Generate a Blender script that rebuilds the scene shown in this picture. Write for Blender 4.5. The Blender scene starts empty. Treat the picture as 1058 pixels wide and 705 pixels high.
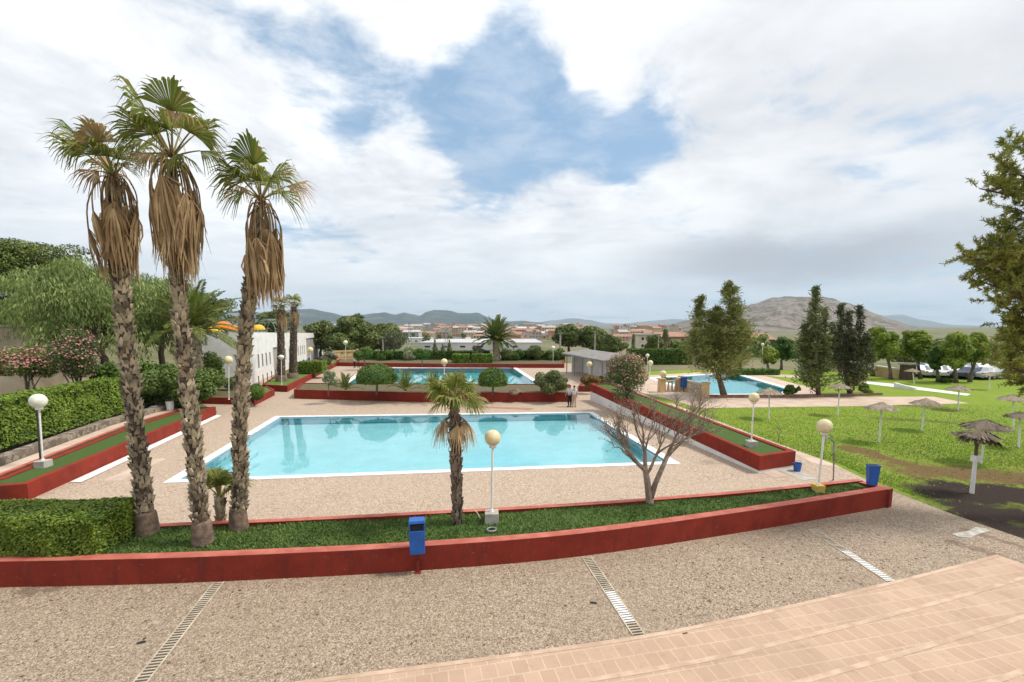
import bpy, bmesh, math, random
import numpy as np
from mathutils import Vector, Matrix
from mathutils.geometry import tessellate_polygon

random.seed(11)
rng = np.random.default_rng(11)
R = math.radians
scene = bpy.context.scene
col = scene.collection

# ------------------------------------------------------------------ camera
W0, H0 = 1058.0, 705.0          # frame the measurements were taken in
FOC, CU, CV = 490.0, 529.0, 398.0
YAW, PITCH, CAMZ = math.atan(94 / 490), R(7.0), 6.3
FWD = Vector((math.sin(YAW) * math.cos(PITCH), math.cos(YAW) * math.cos(PITCH), -math.sin(PITCH)))
RGT = Vector((math.cos(YAW), -math.sin(YAW), 0))
UPV = RGT.cross(FWD)
HF = Vector((math.sin(YAW), math.cos(YAW), 0))      # horizontal forward
CAM = Vector((0, 0, CAMZ))


def ray(px, py):
    return FWD + RGT * ((px - CU) / FOC) + UPV * ((CV - py) / FOC)


def G(px, py, z=0.0):
    """ground point (height z) measured from the photograph"""
    d = ray(px, py)
    t = (z - CAMZ) / d.z
    p = CAM + d * t
    return Vector((p.x, p.y, z))


def Q(px, py, ref):
    """point in the upright plane that faces the viewer and holds ref"""
    d = ray(px, py)
    t = (ref - CAM).dot(HF) / d.dot(HF)
    return CAM + d * t


def D(px, dist, z=0.0):
    """point at a horizontal forward distance, height z"""
    d = ray(px, 338)
    t = dist / d.dot(HF)
    p = CAM + d * t
    return Vector((p.x, p.y, z))


def mpp(p):
    return (p - CAM).dot(HF) / FOC


cam_d = bpy.data.cameras.new('camera')
cam = bpy.data.objects.new('camera', cam_d)
col.objects.link(cam)
scene.camera = cam
cam_d.sensor_width = 36
cam_d.lens = 36 * FOC / W0
cam_d.shift_y = (CV - H0 / 2) / W0
cam_d.clip_start = 0.1
cam_d.clip_end = 60000
cam.matrix_world = Matrix((
    (RGT.x, UPV.x, -FWD.x, 0), (RGT.y, UPV.y, -FWD.y, 0), (RGT.z, UPV.z, -FWD.z, CAMZ), (0, 0, 0, 1)))

# ------------------------------------------------------------------ nodes
MATS = {}


def nodes_of(m):
    m.use_nodes = True
    nt = m.node_tree
    nt.nodes.clear()
    out = nt.nodes.new('ShaderNodeOutputMaterial')
    return nt, out


class NT:
    """tiny helper to wire nodes"""
    def __init__(s, nt):
        s.nt = nt

    def n(s, t, **kw):
        nd = s.nt.nodes.new(t)
        for k, v in kw.items():
            if k.startswith('i_'):
                key = k[2:]
                key = int(key) if key.isdigit() else key.replace('_', ' ')
                s.put(nd.inputs[key], v)
            else:
                setattr(nd, k, v)
        return nd

    def put(s, sock, v):
        if hasattr(v, 'is_output'):
            s.nt.links.new(v, sock)
        else:
            if isinstance(v, (tuple, list)) and len(v) == 3 and sock.type == 'RGBA':
                v = (*v, 1)
            sock.default_value = v

    def math(s, op, a, b=None, c=None, clamp=False):
        nd = s.nt.nodes.new('ShaderNodeMath')
        nd.operation = op
        nd.use_clamp = clamp
        s.put(nd.inputs[0], a)
        if b is not None:
            s.put(nd.inputs[1], b)
        if c is not None:
            s.put(nd.inputs[2], c)
        return nd.outputs[0]

    def vmath(s, op, a, b=None):
        nd = s.nt.nodes.new('ShaderNodeVectorMath')
        nd.operation = op
        s.put(nd.inputs[0], a)
        if b is not None:
            s.put(nd.inputs[1], b)
        return nd.outputs['Value'] if op in ('DOT_PRODUCT', 'LENGTH', 'DISTANCE') else nd.outputs[0]

    def mix(s, f, a, b, blend='MIX'):
        nd = s.nt.nodes.new('ShaderNodeMix')
        nd.data_type = 'RGBA'
        nd.blend_type = blend
        s.put(nd.inputs[0], f)
        s.put(nd.inputs[6], a)
        s.put(nd.inputs[7], b)
        return nd.outputs[2]

    def ss(s, x, a, b):
        nd = s.nt.nodes.new('ShaderNodeMapRange')
        nd.interpolation_type = 'SMOOTHSTEP'
        s.put(nd.inputs[0], x)
        s.put(nd.inputs[1], a)
        s.put(nd.inputs[2], b)
        return nd.outputs[0]

    def noise(s, vec, scale, detail=4, rough=.55, dist=0.0):
        nd = s.nt.nodes.new('ShaderNodeTexNoise')
        s.put(nd.inputs['Vector'], vec)
        nd.inputs['Scale'].default_value = scale
        nd.inputs['Detail'].default_value = detail
        nd.inputs['Roughness'].default_value = rough
        nd.inputs['Distortion'].default_value = dist
        return nd.outputs['Fac']

    def ramp(s, f, stops):
        nd = s.nt.nodes.new('ShaderNodeValToRGB')
        e = nd.color_ramp.elements
        while len(e) < len(stops):
            e.new(.5)
        for el, (p, c) in zip(e, stops):
            el.position = p
            el.color = (*c, 1)
        s.put(nd.inputs[0], f)
        return nd.outputs[0]

    def pos(s):
        return s.nt.nodes.new('ShaderNodeNewGeometry').outputs['Position']

    def obj(s):
        return s.nt.nodes.new('ShaderNodeTexCoord').outputs['Object']

    def bump(s, h, strength, dist):
        nd = s.nt.nodes.new('ShaderNodeBump')
        nd.inputs['Strength'].default_value = strength
        nd.inputs['Distance'].default_value = dist
        s.put(nd.inputs['Height'], h)
        return nd.outputs[0]

    def bsdf(s, out, color, rough=.7, normal=None, spec=.3, metal=0.0):
        nd = s.nt.nodes.new('ShaderNodeBsdfPrincipled')
        s.put(nd.inputs['Base Color'], color)
        s.put(nd.inputs['Roughness'], rough)
        nd.inputs['Specular IOR Level'].default_value = spec
        nd.inputs['Metallic'].default_value = metal
        if normal is not None:
            s.put(nd.inputs['Normal'], normal)
        s.nt.links.new(nd.outputs[0], out.inputs['Surface'])
        return nd


def mat(name, c1, c2=None, scale=3.0, rough=.7, bump=0.0, bscale=None, bdist=.02, spec=.3, metal=0.0, world=True, lo=.35, hi=.65, detail=5):
    """two tones of one surface mixed by noise, with optional relief"""
    if name in MATS:
        return MATS[name]
    m = bpy.data.materials.new(name)
    nt, out = nodes_of(m)
    h = NT(nt)
    v = h.pos() if world else h.obj()
    if c2 is None:
        c2 = tuple(x * .82 for x in c1)
    f = h.ss(h.noise(v, scale, detail), lo, hi)
    c = h.mix(f, c1, c2)
    nrm = h.bump(h.noise(v, bscale or scale * 6, 4), bump, bdist) if bump else None
    h.bsdf(out, c, rough, nrm, spec, metal)
    MATS[name] = m
    return m


def leafmat(name, dark, light, accent=None, acc=.08, trans=.25, scale=.6, rough=.55, spec=.25):
    """leaves: tone varies from leaf to leaf and from bough to bough"""
    if name in MATS:
        return MATS[name]
    dark = tuple(min(x * 1.5, .6) for x in dark)
    light = tuple(min(x * 1.32, .6) for x in light)
    m = bpy.data.materials.new(name)
    nt, out = nodes_of(m)
    h = NT(nt)
    rnd = nt.nodes.new('ShaderNodeNewGeometry').outputs['Random Per Island']
    bough = h.ss(h.noise(h.pos(), scale, 2), .35, .65)
    f = h.math('ADD', h.math('MULTIPLY', rnd, .55), h.math('MULTIPLY', bough, .45))
    c = h.mix(f, dark, light)
    if accent:
        c = h.mix(h.math('LESS_THAN', h.math('FRACT', h.math('MULTIPLY', rnd, 7.13)), acc), c, accent)
    p = h.bsdf(out, c, rough, None, spec)
    if trans:
        t = nt.nodes.new('ShaderNodeBsdfTranslucent')
        h.put(t.inputs[0], c)
        mx = nt.nodes.new('ShaderNodeMixShader')
        mx.inputs[0].default_value = trans
        nt.links.new(p.outputs[0], mx.inputs[1])
        nt.links.new(t.outputs[0], mx.inputs[2])
        nt.links.new(mx.outputs[0], out.inputs['Surface'])
    MATS[name] = m
    return m


# ------------------------------------------------------------------ objects
def tag(o, label=None, cat=None, group=None, kind=None):
    if label:
        o['label'] = label
    if cat:
        o['category'] = cat
    if group:
        o['group'] = group
    if kind:
        o['kind'] = kind
    return o


def thing(name, label, cat, loc=(0, 0, 0), rz=0.0, group=None):
    o = bpy.data.objects.new(name, None)
    o.empty_display_size = .2
    col.objects.link(o)
    o.location = loc
    o.rotation_euler = (0, 0, rz)
    return tag(o, label, cat, group)


def copy_tree(o, parent=None):
    c = o.copy()
    col.objects.link(c)
    if parent:
        c.parent = parent
    for ch in list(o.children):
        copy_tree(ch, c)
    return c


def root_loc(o):
    while o.parent:
        o = o.parent
    return o.location.copy()


def np_mesh(name, V, F, mat_, parent=None, world=True, smooth=False):
    """V (n,3), F (m,k) arrays -> one mesh object"""
    V = np.asarray(V, dtype=np.float32)
    F = np.asarray(F, dtype=np.int32)
    if parent is not None and world:
        V = V - np.array(root_loc(parent), dtype=np.float32)
    me = bpy.data.meshes.new(name)
    k = F.shape[1]
    me.vertices.add(len(V))
    me.vertices.foreach_set('co', V.ravel())
    me.loops.add(F.size)
    me.loops.foreach_set('vertex_index', F.ravel())
    me.polygons.add(len(F))
    me.polygons.foreach_set('loop_start', np.arange(0, F.size, k, dtype=np.int32))
    me.polygons.foreach_set('loop_total', np.full(len(F), k, dtype=np.int32))
    me.update(calc_edges=True)
    me.materials.append(mat_)
    if smooth:
        me.polygons.foreach_set('use_smooth', np.ones(len(F), dtype=bool))
    o = bpy.data.objects.new(name, me)
    col.objects.link(o)
    if parent is not None:
        o.parent = parent
    return o


class MB:
    """collects shapes, then links them as ONE mesh object"""
    def __init__(s):
        s.v, s.f, s.mi = [], [], []
        s.cur = 0

    def add(s, vs, fs):
        o = len(s.v)
        s.v += [tuple(v) for v in vs]
        for f in fs:
            s.f.append(tuple(i + o for i in f))
            s.mi.append(s.cur)
        return s

    def box(s, c, size, rz=0.0, taper=1.0):
        cx, cy, cz = c
        hx, hy, hz = size[0] / 2, size[1] / 2, size[2] / 2
        ca, sa = math.cos(rz), math.sin(rz)
        vs = []
        for z, k in ((-hz, 1), (hz, taper)):
            for x, y in ((-hx, -hy), (hx, -hy), (hx, hy), (-hx, hy)):
                x *= k
                y *= k
                vs.append((cx + x * ca - y * sa, cy + x * sa + y * ca, cz + z))
        return s.add(vs, [(3, 2, 1, 0), (4, 5, 6, 7), (0, 1, 5, 4), (1, 2, 6, 5), (2, 3, 7, 6), (3, 0, 4, 7)])

    def tube(s, pts, rad, n=8, cap=True):
        pts = [Vector(p) for p in pts]
        if not isinstance(rad, (list, tuple)):
            rad = [rad] * len(pts)
        vs, fs = [], []
        prev = None
        for i, p in enumerate(pts):
            t = (pts[min(i + 1, len(pts) - 1)] - pts[max(i - 1, 0)])
            t = t.normalized() if t.length > 1e-9 else Vector((0, 0, 1))
            if prev is None:
                a = t.cross(Vector((0, 0, 1)) if abs(t.z) < .9 else Vector((1, 0, 0))).normalized()
            else:
                a = (prev - t * prev.dot(t)).normalized()
            prev = a
            b = t.cross(a)
            for k in range(n):
                an = 2 * math.pi * k / n
                vs.append(p + (a * math.cos(an) + b * math.sin(an)) * rad[i])
        for i in range(len(pts) - 1):
            for k in range(n):
                k2 = (k + 1) % n
                fs.append((i * n + k, i * n + k2, (i + 1) * n + k2, (i + 1) * n + k))
        if cap:
            fs.append(tuple(range(n - 1, -1, -1)))
            fs.append(tuple((len(pts) - 1) * n + k for k in range(n)))
        return s.add(vs, fs)

    def lathe(s, c, prof, n=16, sx=1.0, sy=1.0):
        """prof: list of (radius, z)"""
        c = Vector(c)
        vs, fs = [], []
        for r, z in prof:
            for k in range(n):
                an = 2 * math.pi * k / n
                vs.append((c.x + r * sx * math.cos(an), c.y + r * sy * math.sin(an), c.z + z))
        for i in range(len(prof) - 1):
            for k in range(n):
                k2 = (k + 1) % n
                fs.append((i * n + k, i * n + k2, (i + 1) * n + k2, (i + 1) * n + k))
        if prof[0][0] > 1e-4:
            fs.append(tuple(range(n - 1, -1, -1)))
        if prof[-1][0] > 1e-4:
            fs.append(tuple((len(prof) - 1) * n + k for k in range(n)))
        return s.add(vs, fs)

    def sphere(s, c, r, n=16, m=10, sz=1.0):
        return s.lathe(c, [(max(r * math.sin(math.pi * i / m), 1e-5), -r * sz * math.cos(math.pi * i / m)) for i in range(m + 1)], n)

    def prism(s, poly, z0, z1):
        """poly: list of (x,y[,z0]); z0/z1 numbers or lists per corner"""
        n = len(poly)
        a = sum(poly[i][0] * poly[(i + 1) % n][1] - poly[(i + 1) % n][0] * poly[i][1] for i in range(n))
        z0 = z0 if isinstance(z0, (list, tuple)) else [z0] * n
        z1 = z1 if isinstance(z1, (list, tuple)) else [z1] * n
        if a < 0:
            poly, z0, z1 = poly[::-1], list(z0)[::-1], list(z1)[::-1]
        vs = [(poly[i][0], poly[i][1], z0[i]) for i in range(n)] + [(poly[i][0], poly[i][1], z1[i]) for i in range(n)]
        tris = tessellate_polygon([[Vector((p[0], p[1], 0)) for p in poly]])
        fs = []
        for t in tris:
            A, B, C_ = [Vector(poly[i][:2]) for i in t]
            if (B - A).cross(C_ - A) < 0:
                t = t[::-1]
            fs.append(tuple(i + n for i in t))
            fs.append(tuple(t[::-1]))
        for i in range(n):
            j = (i + 1) % n
            fs.append((i, j, j + n, i + n))
        return s.add(vs, fs)

    def build(s, name, m, parent=None, world=True, smooth=False, bevel=0.0):
        v = np.array(s.v, dtype=float)
        if parent is not None and world:
            v = v - np.array(root_loc(parent))
        me = bpy.data.meshes.new(name)
        me.from_pydata([tuple(x) for x in v], [], s.f)
        ms = m if isinstance(m, (list, tuple)) else [m]
        for x in ms:
            me.materials.append(x)
        if len(ms) > 1:
            me.polygons.foreach_set('material_index', s.mi)
        if smooth:
            me.polygons.foreach_set('use_smooth', [True] * len(s.f))
        me.update()
        if bevel:
            bm = bmesh.new()
            bm.from_mesh(me)
            es = [e for e in bm.edges if len(e.link_faces) == 2 and e.calc_face_angle(0) > .5]
            bmesh.ops.bevel(bm, geom=es, offset=bevel, segments=2, profile=.5, affect='EDGES')
            bm.to_mesh(me)
            bm.free()
        o = bpy.data.objects.new(name, me)
        col.objects.link(o)
        if parent is not None:
            o.parent = parent
        return o


def sheet(name, poly, z, m, holes=(), parent=None, kind='structure'):
    loops = [[Vector((p[0], p[1], 0)) for p in poly]] + [[Vector((p[0], p[1], 0)) for p in h] for h in holes]
    flat = [v for l in loops for v in l]
    fs = []
    for t in tessellate_polygon(loops):
        A, B, C_ = [flat[i].xy for i in t]
        fs.append(tuple(t) if (B - A).cross(C_ - A) > 0 else tuple(t[::-1]))
    b = MB()
    b.add([(v.x, v.y, z) for v in flat], fs)
    o = b.build(name, m, parent)
    if kind:
        o['kind'] = kind
    return o


def offset_poly(poly, d):
    """offset a convex-ish polygon outward by d"""
    n = len(poly)
    P = [Vector((p[0], p[1])) for p in poly]
    a = sum(P[i].x * P[(i + 1) % n].y - P[(i + 1) % n].x * P[i].y for i in range(n))
    sgn = 1 if a > 0 else -1
    out = []
    for i in range(n):
        e0 = (P[i] - P[i - 1]).normalized()
        e1 = (P[(i + 1) % n] - P[i]).normalized()
        n0 = Vector((e0.y, -e0.x)) * sgn
        n1 = Vector((e1.y, -e1.x)) * sgn
        k = (n0 + n1)
        k = k / max(k.dot(n0), .2)
        out.append(P[i] + k * d)
    return out


# ------------------------------------------------------------------ foliage
def unit(a):
    return a / np.maximum(np.linalg.norm(a, axis=1, keepdims=True), 1e-9)


def rvec(n):
    return unit(rng.normal(size=(n, 3)))


def leaf_quads(P, N, L, Wd, mode='face', spread=.8, fold=0.0):
    """one small rhombus per point. face: blade looks outward; spike: points outward; hang: droops"""
    n = len(P)
    s = rng.uniform(.65, 1.35, size=(n, 1))
    if mode == 'face':
        nn = unit(N + rvec(n) * spread + np.array([0, 0, .35]))
        a = unit(np.cross(nn, rvec(n)))
        b = np.cross(nn, a)
    elif mode == 'spike':
        a = unit(N + rvec(n) * spread)
        b = unit(np.cross(a, rvec(n)))
    else:
        a = unit(np.array([0, 0, -1.0]) + N * .25 + rvec(n) * spread * .5)
        b = unit(np.cross(a, rvec(n)))
    a = a * L * s
    b = b * Wd * s * .5
    V = np.empty((n, 4, 3))
    V[:, 0] = P - a * .5
    V[:, 1] = P + b
    V[:, 2] = P + a * .5
    V[:, 3] = P - b
    F = np.arange(n * 4).reshape(n, 4)
    return V.reshape(-1, 3), F


def blob_points(blobs, n, inner=.55, bottom=.35):
    """points in the shells of ellipsoids (cx,cy,cz,rx,ry,rz); fewer on undersides"""
    B = np.array(blobs, dtype=float)
    w = (B[:, 3] * B[:, 4] + B[:, 3] * B[:, 5] + B[:, 4] * B[:, 5])
    idx = rng.choice(len(B), size=n, p=w / w.sum())
    d = rvec(n)
    flip = (d[:, 2] < 0) & (rng.uniform(size=n) > bottom + .3)
    d[flip, 2] *= -1
    r = inner + (1.06 - inner) * rng.uniform(size=(n, 1)) ** .55
    P = B[idx, :3] + d * r * B[idx, 3:6]
    Nn = unit(d / B[idx, 3:6])
    return P, Nn


def crown_blobs(c, r, k, br, low=-.55, fill=True, flat=.85):
    """k bough clusters scattered through an ellipsoidal crown"""
    c = np.array(c)
    r = np.array(r)
    out = []
    for i in range(k):
        d = rvec(1)[0]
        if d[2] < low:
            d[2] *= -.7
        q = rng.uniform(.45, .98)
        p = c + d * r * q * np.array([1, 1, 1])
        s = br * rng.uniform(.65, 1.35)
        out.append((*p, s, s, s * flat))
    if fill:
        out.append((*c, *(r * .55)))
    return out


def limbs_mesh(base, top, blobs, r0, wig=.06, nl=7, r1=None, thr=.35):
    b = MB()
    base, top = Vector(base), Vector(top)
    h = (top - base).length
    pts, rad = [], []
    for i in range(7):
        t = i / 6
        p = base.lerp(top, t) + Vector((random.uniform(-1, 1), random.uniform(-1, 1), 0)) * h * wig * (t * (1 - t) * 4) * .6
        pts.append(p)
        rad.append(r0 * (1.25 if i == 0 else 1) * (1 - t * .72))
    b.tube(pts, rad, 9)
    order = sorted(blobs, key=lambda q: -q[3])[:nl]
    for q in order:
        e = Vector(q[:3])
        t = random.uniform(thr, .8)
        st = base.lerp(top, t)
        if e.z < st.z:
            e.z = st.z + .1 * h * random.random()
        mid = st.lerp(e, .5) + Vector((random.uniform(-1, 1), random.uniform(-1, 1), random.uniform(-.2, .5))) * (e - st).length * .12
        r = r0 * (1 - t * .6) * .5
        b.tube([st, mid, e], [r, r * .7, r * .3], 6)
    return b


def tree(name, label, cat, base, box, k, br, n, L, Wd, lm, bm_, mode='face', trunk_r=.18, group=None, depth=1.0,
         inner=.55, spread=.8, flat=.85, blobs=None, crown_name='crown', nl=7, trunk=True, thr=.35, bottom=.35, low=-.55):
    """base: point on the ground; box: pixel box of the crown at that distance"""
    base = Vector(base)
    if cat == 'shrub':
        low, bottom = -1, .9
        br *= 1.1
    if box is not None:
        p0 = Q(box[0], box[3], base)
        p1 = Q(box[2], box[1], base)
        rx = (p1 - p0).dot(RGT) / 2
        rz = (p1.z - p0.z) / 2
        c = (p0 + p1) / 2
        if blobs is None:
            s = br * min(rx, rz)
            blobs = crown_blobs(c, (max(rx - s * .6, .1), max(rx * depth - s * .6, .1), max(rz - s * .6, .1)), k, s, low, flat=flat)
        top = Vector((c.x, c.y, c.z + rz * .5))
    else:
        zz = max(q[2] for q in blobs)
        top = Vector((base.x, base.y, zz))
    t = thing(name, label, cat, base, group=group)
    if trunk:
        limbs_mesh(base - Vector((0, 0, .05)), top, blobs, trunk_r, nl=nl, thr=thr).build('trunk', bm_, t, smooth=True)
    P, Nn = blob_points(blobs, n, inner, bottom)
    V, F = leaf_quads(P, Nn, L, Wd, mode, spread)
    np_mesh(crown_name, V, F, lm, t)
    return t, blobs


def box_points(c, size, rz, n, round_=.06, dents=.05):
    """points on the faces of a clipped hedge box"""
    sx, sy, sz = size
    areas = np.array([sx * sy, sx * sz, sx * sz, sy * sz, sy * sz])
    f = rng.choice(5, size=n, p=areas / areas.sum())
    u = rng.uniform(-.5, .5, size=(n, 2))
    P = np.zeros((n, 3))
    N = np.zeros((n, 3))
    for i, (ax, sg) in enumerate(((2, 1), (1, -1), (1, 1), (0, -1), (0, 1))):
        q = f == i
        o = [k for k in range(3) if k != ax]
        P[np.ix_(q, [ax])] = sg * .5
        P[q, o[0]] = u[q, 0]
        P[q, o[1]] = u[q, 1]
        N[q, ax] = sg
    P = P * np.array([sx, sy, sz])
    wob = (np.sin(P[:, :1] * 2.3 + P[:, 2:] * 1.7) * np.cos(P[:, 1:2] * 1.9 + 1)) * dents
    P = P + N * (wob - rng.uniform(0, .14, size=(n, 1)) + .02) + rvec(n) * .02
    # soften the corners
    H = np.array([sx, sy, sz]) / 2
    over = np.clip((np.abs(P) / H - (1 - round_ * 2)), 0, None)
    corner = (over > 0).sum(axis=1) >= 2
    P[corner] *= (1 - over[corner].max(axis=1, keepdims=True) * .12)
    ca, sa = math.cos(rz), math.sin(rz)
    M = np.array([[ca, sa, 0], [-sa, ca, 0], [0, 0, 1]])
    return P @ M + np.array(c), N @ M


def hedge(name, label, c, size, rz, n, L, Wd, lm, core, group=None, base=None):
    t = thing(name, label, 'hedge', (c[0], c[1], c[2] - size[2] / 2), group=group)
    MB().box(c, (size[0] - .3, size[1] - .3, size[2] - .3), rz).build('branches', core, t)
    P, N = box_points(c, size, rz, n)
    V, F = leaf_quads(P, N, L, Wd, 'face', .9)
    np_mesh('foliage', V, F, lm, t)
    return t
# ------------------------------------------------------------------ materials
def seg_dist(h, v, a, b, wob, w):
    ab = b - a
    d = h.vmath('SUBTRACT', v, (a.x, a.y, 0))
    t = h.math('DIVIDE', h.vmath('DOT_PRODUCT', d, (ab.x, ab.y, 0)), ab.x ** 2 + ab.y ** 2, clamp=True)
    sc = h.nt.nodes.new('ShaderNodeVectorMath')
    sc.operation = 'SCALE'
    sc.inputs[0].default_value = (ab.x, ab.y, 0)
    h.nt.links.new(t, sc.inputs['Scale'])
    e = h.vmath('MULTIPLY', h.vmath('SUBTRACT', d, sc.outputs[0]), (1, 1, 0))
    return h.ss(h.math('ADD', h.vmath('LENGTH', e), wob), w, w * .3)


def pebble(name, tones, scale=16, tint=(.5, .45, .4), patch=.35, stain=None):
    """washed-gravel concrete: cells of several stone colours with worn patches and slab joints"""
    m = bpy.data.materials.new(name)
    nt, out = nodes_of(m)
    h = NT(nt)
    v = h.pos()
    vo = h.n('ShaderNodeTexVoronoi', feature='F1', i_Vector=v, i_Scale=scale)
    vo2 = h.n('ShaderNodeTexVoronoi', feature='F1', i_Vector=v, i_Scale=scale * .47)
    sep = h.n('ShaderNodeSeparateColor', i_0=vo.outputs['Color'])
    sep2 = h.n('ShaderNodeSeparateColor', i_0=vo2.outputs['Color'])
    f = h.math('ADD', h.math('MULTIPLY', sep.outputs[0], .65), h.math('MULTIPLY', sep2.outputs[1], .35))
    c = h.ramp(f, [(0.08, tones[0]), (.35, tones[1]), (.62, tones[2]), (.9, tones[3])])
    big = h.ss(h.noise(v, .35, 5, .6), .35, .7)
    c = h.mix(h.math('MULTIPLY', big, patch), c, tint)
    for (xa, ya, xb, yb, w_) in (stain or ()):
        a_, b_ = G(xa, ya), G(xb, yb)
        wob = h.math('MULTIPLY', h.math('SUBTRACT', h.noise(v, 2.6, 6, .78, .6), .5), w_ * 5.5)
        s_ = seg_dist(h, v, a_, b_, wob, w_)
        c = h.mix(h.math('MULTIPLY', s_, .62), c, (.13, .085, .055))
    st = h.ss(h.noise(v, 1.1, 6, .7, .6), .57, .72)
    c = h.mix(h.math('MULTIPLY', st, .35), c, tuple(x * .45 for x in tones[1]))
    nrm = h.bump(vo.outputs['Distance'], .5, .01)
    h.bsdf(out, c, .75, nrm, .25)
    MATS[name] = m
    return m


M_plaza = pebble('washed_pebble_concrete', [(.095, .066, .045), (.225, .168, .118), (.345, .267, .193), (.53, .44, .34)], 54, (.275, .21, .15), .3, stain=[(868, 580, 892, 577, .10), (985, 560, 1040, 577, .26), (1000, 548, 1058, 566, .2), (20, 612, 60, 608, .25)])
M_deck = pebble('pool_deck_pebble', [(.19, .13, .09), (.35, .26, .19), (.465, .365, .275), (.58, .48, .38)], 40, (.42, .325, .245), .35)


def tiles(name, c1, c2, mortar, w, hgt, rot=0.0, msize=.02, bump=.3, off=.5, rough=.7):
    m = bpy.data.materials.new(name)
    nt, out = nodes_of(m)
    h = NT(nt)
    mp = h.n('ShaderNodeMapping', i_Vector=h.pos())
    mp.inputs['Rotation'].default_value = (0, 0, rot)
    br = h.n('ShaderNodeTexBrick', i_Vector=mp.outputs[0], i_Scale=1.0, i_Mortar_Size=msize, i_Mortar_Smooth=.3, i_Brick_Width=w, i_Row_Height=hgt)
    br.offset = off
    h.put(br.inputs['Color1'], c1)
    h.put(br.inputs['Color2'], c2)
    h.put(br.inputs['Mortar'], mortar)
    v = h.pos()
    n1 = h.ss(h.noise(v, .8, 6, .65), .3, .72)
    c = h.mix(h.math('MULTIPLY', n1, .35), br.outputs['Color'], tuple(x * .62 for x in c2))
    n2 = h.ss(h.noise(v, 5, 6, .75, .5), .55, .70)
    c = h.mix(h.math('MULTIPLY', n2, .34), c, (.2, .15, .11))
    nrm = h.bump(h.math('SUBTRACT', h.noise(v, 40, 3), h.math('MULTIPLY', br.outputs['Fac'], 1.5)), bump, .006)
    h.bsdf(out, c, rough, nrm, .3)
    MATS[name] = m
    return m


def red_wall():
    m = bpy.data.materials.new('red_paint')
    nt, out = nodes_of(m)
    h = NT(nt)
    v = h.pos()
    c = h.mix(h.ss(h.noise(v, 1.3, 6, .65), .35, .7), (.25, .037, .023), (.185, .028, .019))
    st = h.n('ShaderNodeMapping', i_Vector=v)
    st.inputs['Scale'].default_value = (1.6, 1.6, .25)
    c = h.mix(h.math('MULTIPLY', h.ss(h.noise(st.outputs[0], 2.2, 6, .7), .50, .68), .45), c, (.085, .03, .028))
    c = h.mix(h.math('MULTIPLY', h.ss(h.noise(v, 9, 6, .8), .60, .68), .5), c, (.40, .17, .13))
    h.bsdf(out, c, .75, h.bump(h.noise(v, 30, 5), .35, .01), .1)
    return m


M_red = red_wall()
M_redtop = mat('red_paint_pale', (.47, .15, .105), (.36, .085, .06), 2.5, .65, .3, 25, .008, lo=.3, hi=.7)  # salmon red of caps and kerbs; brightness of lit wall tops is painted in
M_white = mat('white_paint', (.80, .79, .77), (.70, .69, .66), 1.2, .6, .15, 18, .006)
M_coping = mat('pool_coping', (.80, .80, .78), (.66, .66, .64), 1.4, .5, .15, 12, .004)
M_conc = mat('concrete', (.46, .43, .38), (.33, .31, .27), 3, .85, .4, 30, .01)
M_yellow = mat('yellow_paint', (.62, .42, .06), (.42, .36, .25), 6, .7, .3, 30, .01)
M_pole = mat('white_enamel', (.78, .77, .74), (.62, .60, .55), 4, .4, lo=.45, hi=.8)
M_greymetal = mat('grey_metal', (.30, .30, .30), (.20, .20, .20), 5, .45, metal=.4)
M_darkmetal = mat('dark_metal', (.05, .05, .05), (.03, .03, .03), 5, .5)
M_blue = mat('blue_plastic', (.012, .11, .42), (.010, .085, .34), 4, .38, spec=.5)
M_blued = mat('dark_slot', (.01, .012, .02), None, 4, .6)
M_globe = mat('globe_plastic', (.78, .68, .42), (.66, .55, .30), 9, .3, spec=.5, world=False)
M_globew = mat('globe_plastic_white', (.80, .79, .70), (.66, .66, .58), 9, .3, spec=.5, world=False)
M_bark = mat('bark', (.10, .075, .055), (.20, .16, .125), 9, .9, .8, 30, .03)
M_barkgrey = mat('bark_grey', (.24, .195, .155), (.13, .10, .08), 8, .9, .7, 30, .02)
M_pinebark = mat('pine_bark', (.16, .11, .085), (.09, .065, .05), 6, .9, .8, 22, .03)
M_stone = None


def stone_mat():
    m = bpy.data.materials.new('rubble_stone')
    nt, out = nodes_of(m)
    h = NT(nt)
    v = h.pos()
    vo = h.n('ShaderNodeTexVoronoi', feature='F1', i_Vector=v, i_Scale=3.6)
    ve = h.n('ShaderNodeTexVoronoi', feature='DISTANCE_TO_EDGE', i_Vector=v, i_Scale=3.6)
    sep = h.n('ShaderNodeSeparateColor', i_0=vo.outputs['Color'])
    c = h.ramp(sep.outputs[0], [(0, (.13, .105, .08)), (.5, (.23, .19, .145)), (1, (.34, .29, .23))])
    c = h.mix(h.ss(ve.outputs[0], .02, .07), (.15, .12, .10), c)
    h.bsdf(out, c, .85, h.bump(ve.outputs[0], .8, .05), .2)
    return m


M_stone = stone_mat()


def turf_mat():
    m = bpy.data.materials.new('artificial_turf')
    nt, out = nodes_of(m)
    h = NT(nt)
    v = h.pos()
    n1 = h.noise(v, 26, 6, .8)
    n2 = h.ss(h.noise(v, 1.6, 5, .65, .4), .35, .7)
    c = h.ramp(n1, [(.3, (.03, .058, .012)), (.5, (.065, .115, .026)), (.7, (.12, .18, .048))])
    c = h.mix(h.math('MULTIPLY', n2, .35), c, (.06, .13, .035))
    h.bsdf(out, c, .85, h.bump(n1, 1.0, .04), .15)
    return m


M_turf = turf_mat()


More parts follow.
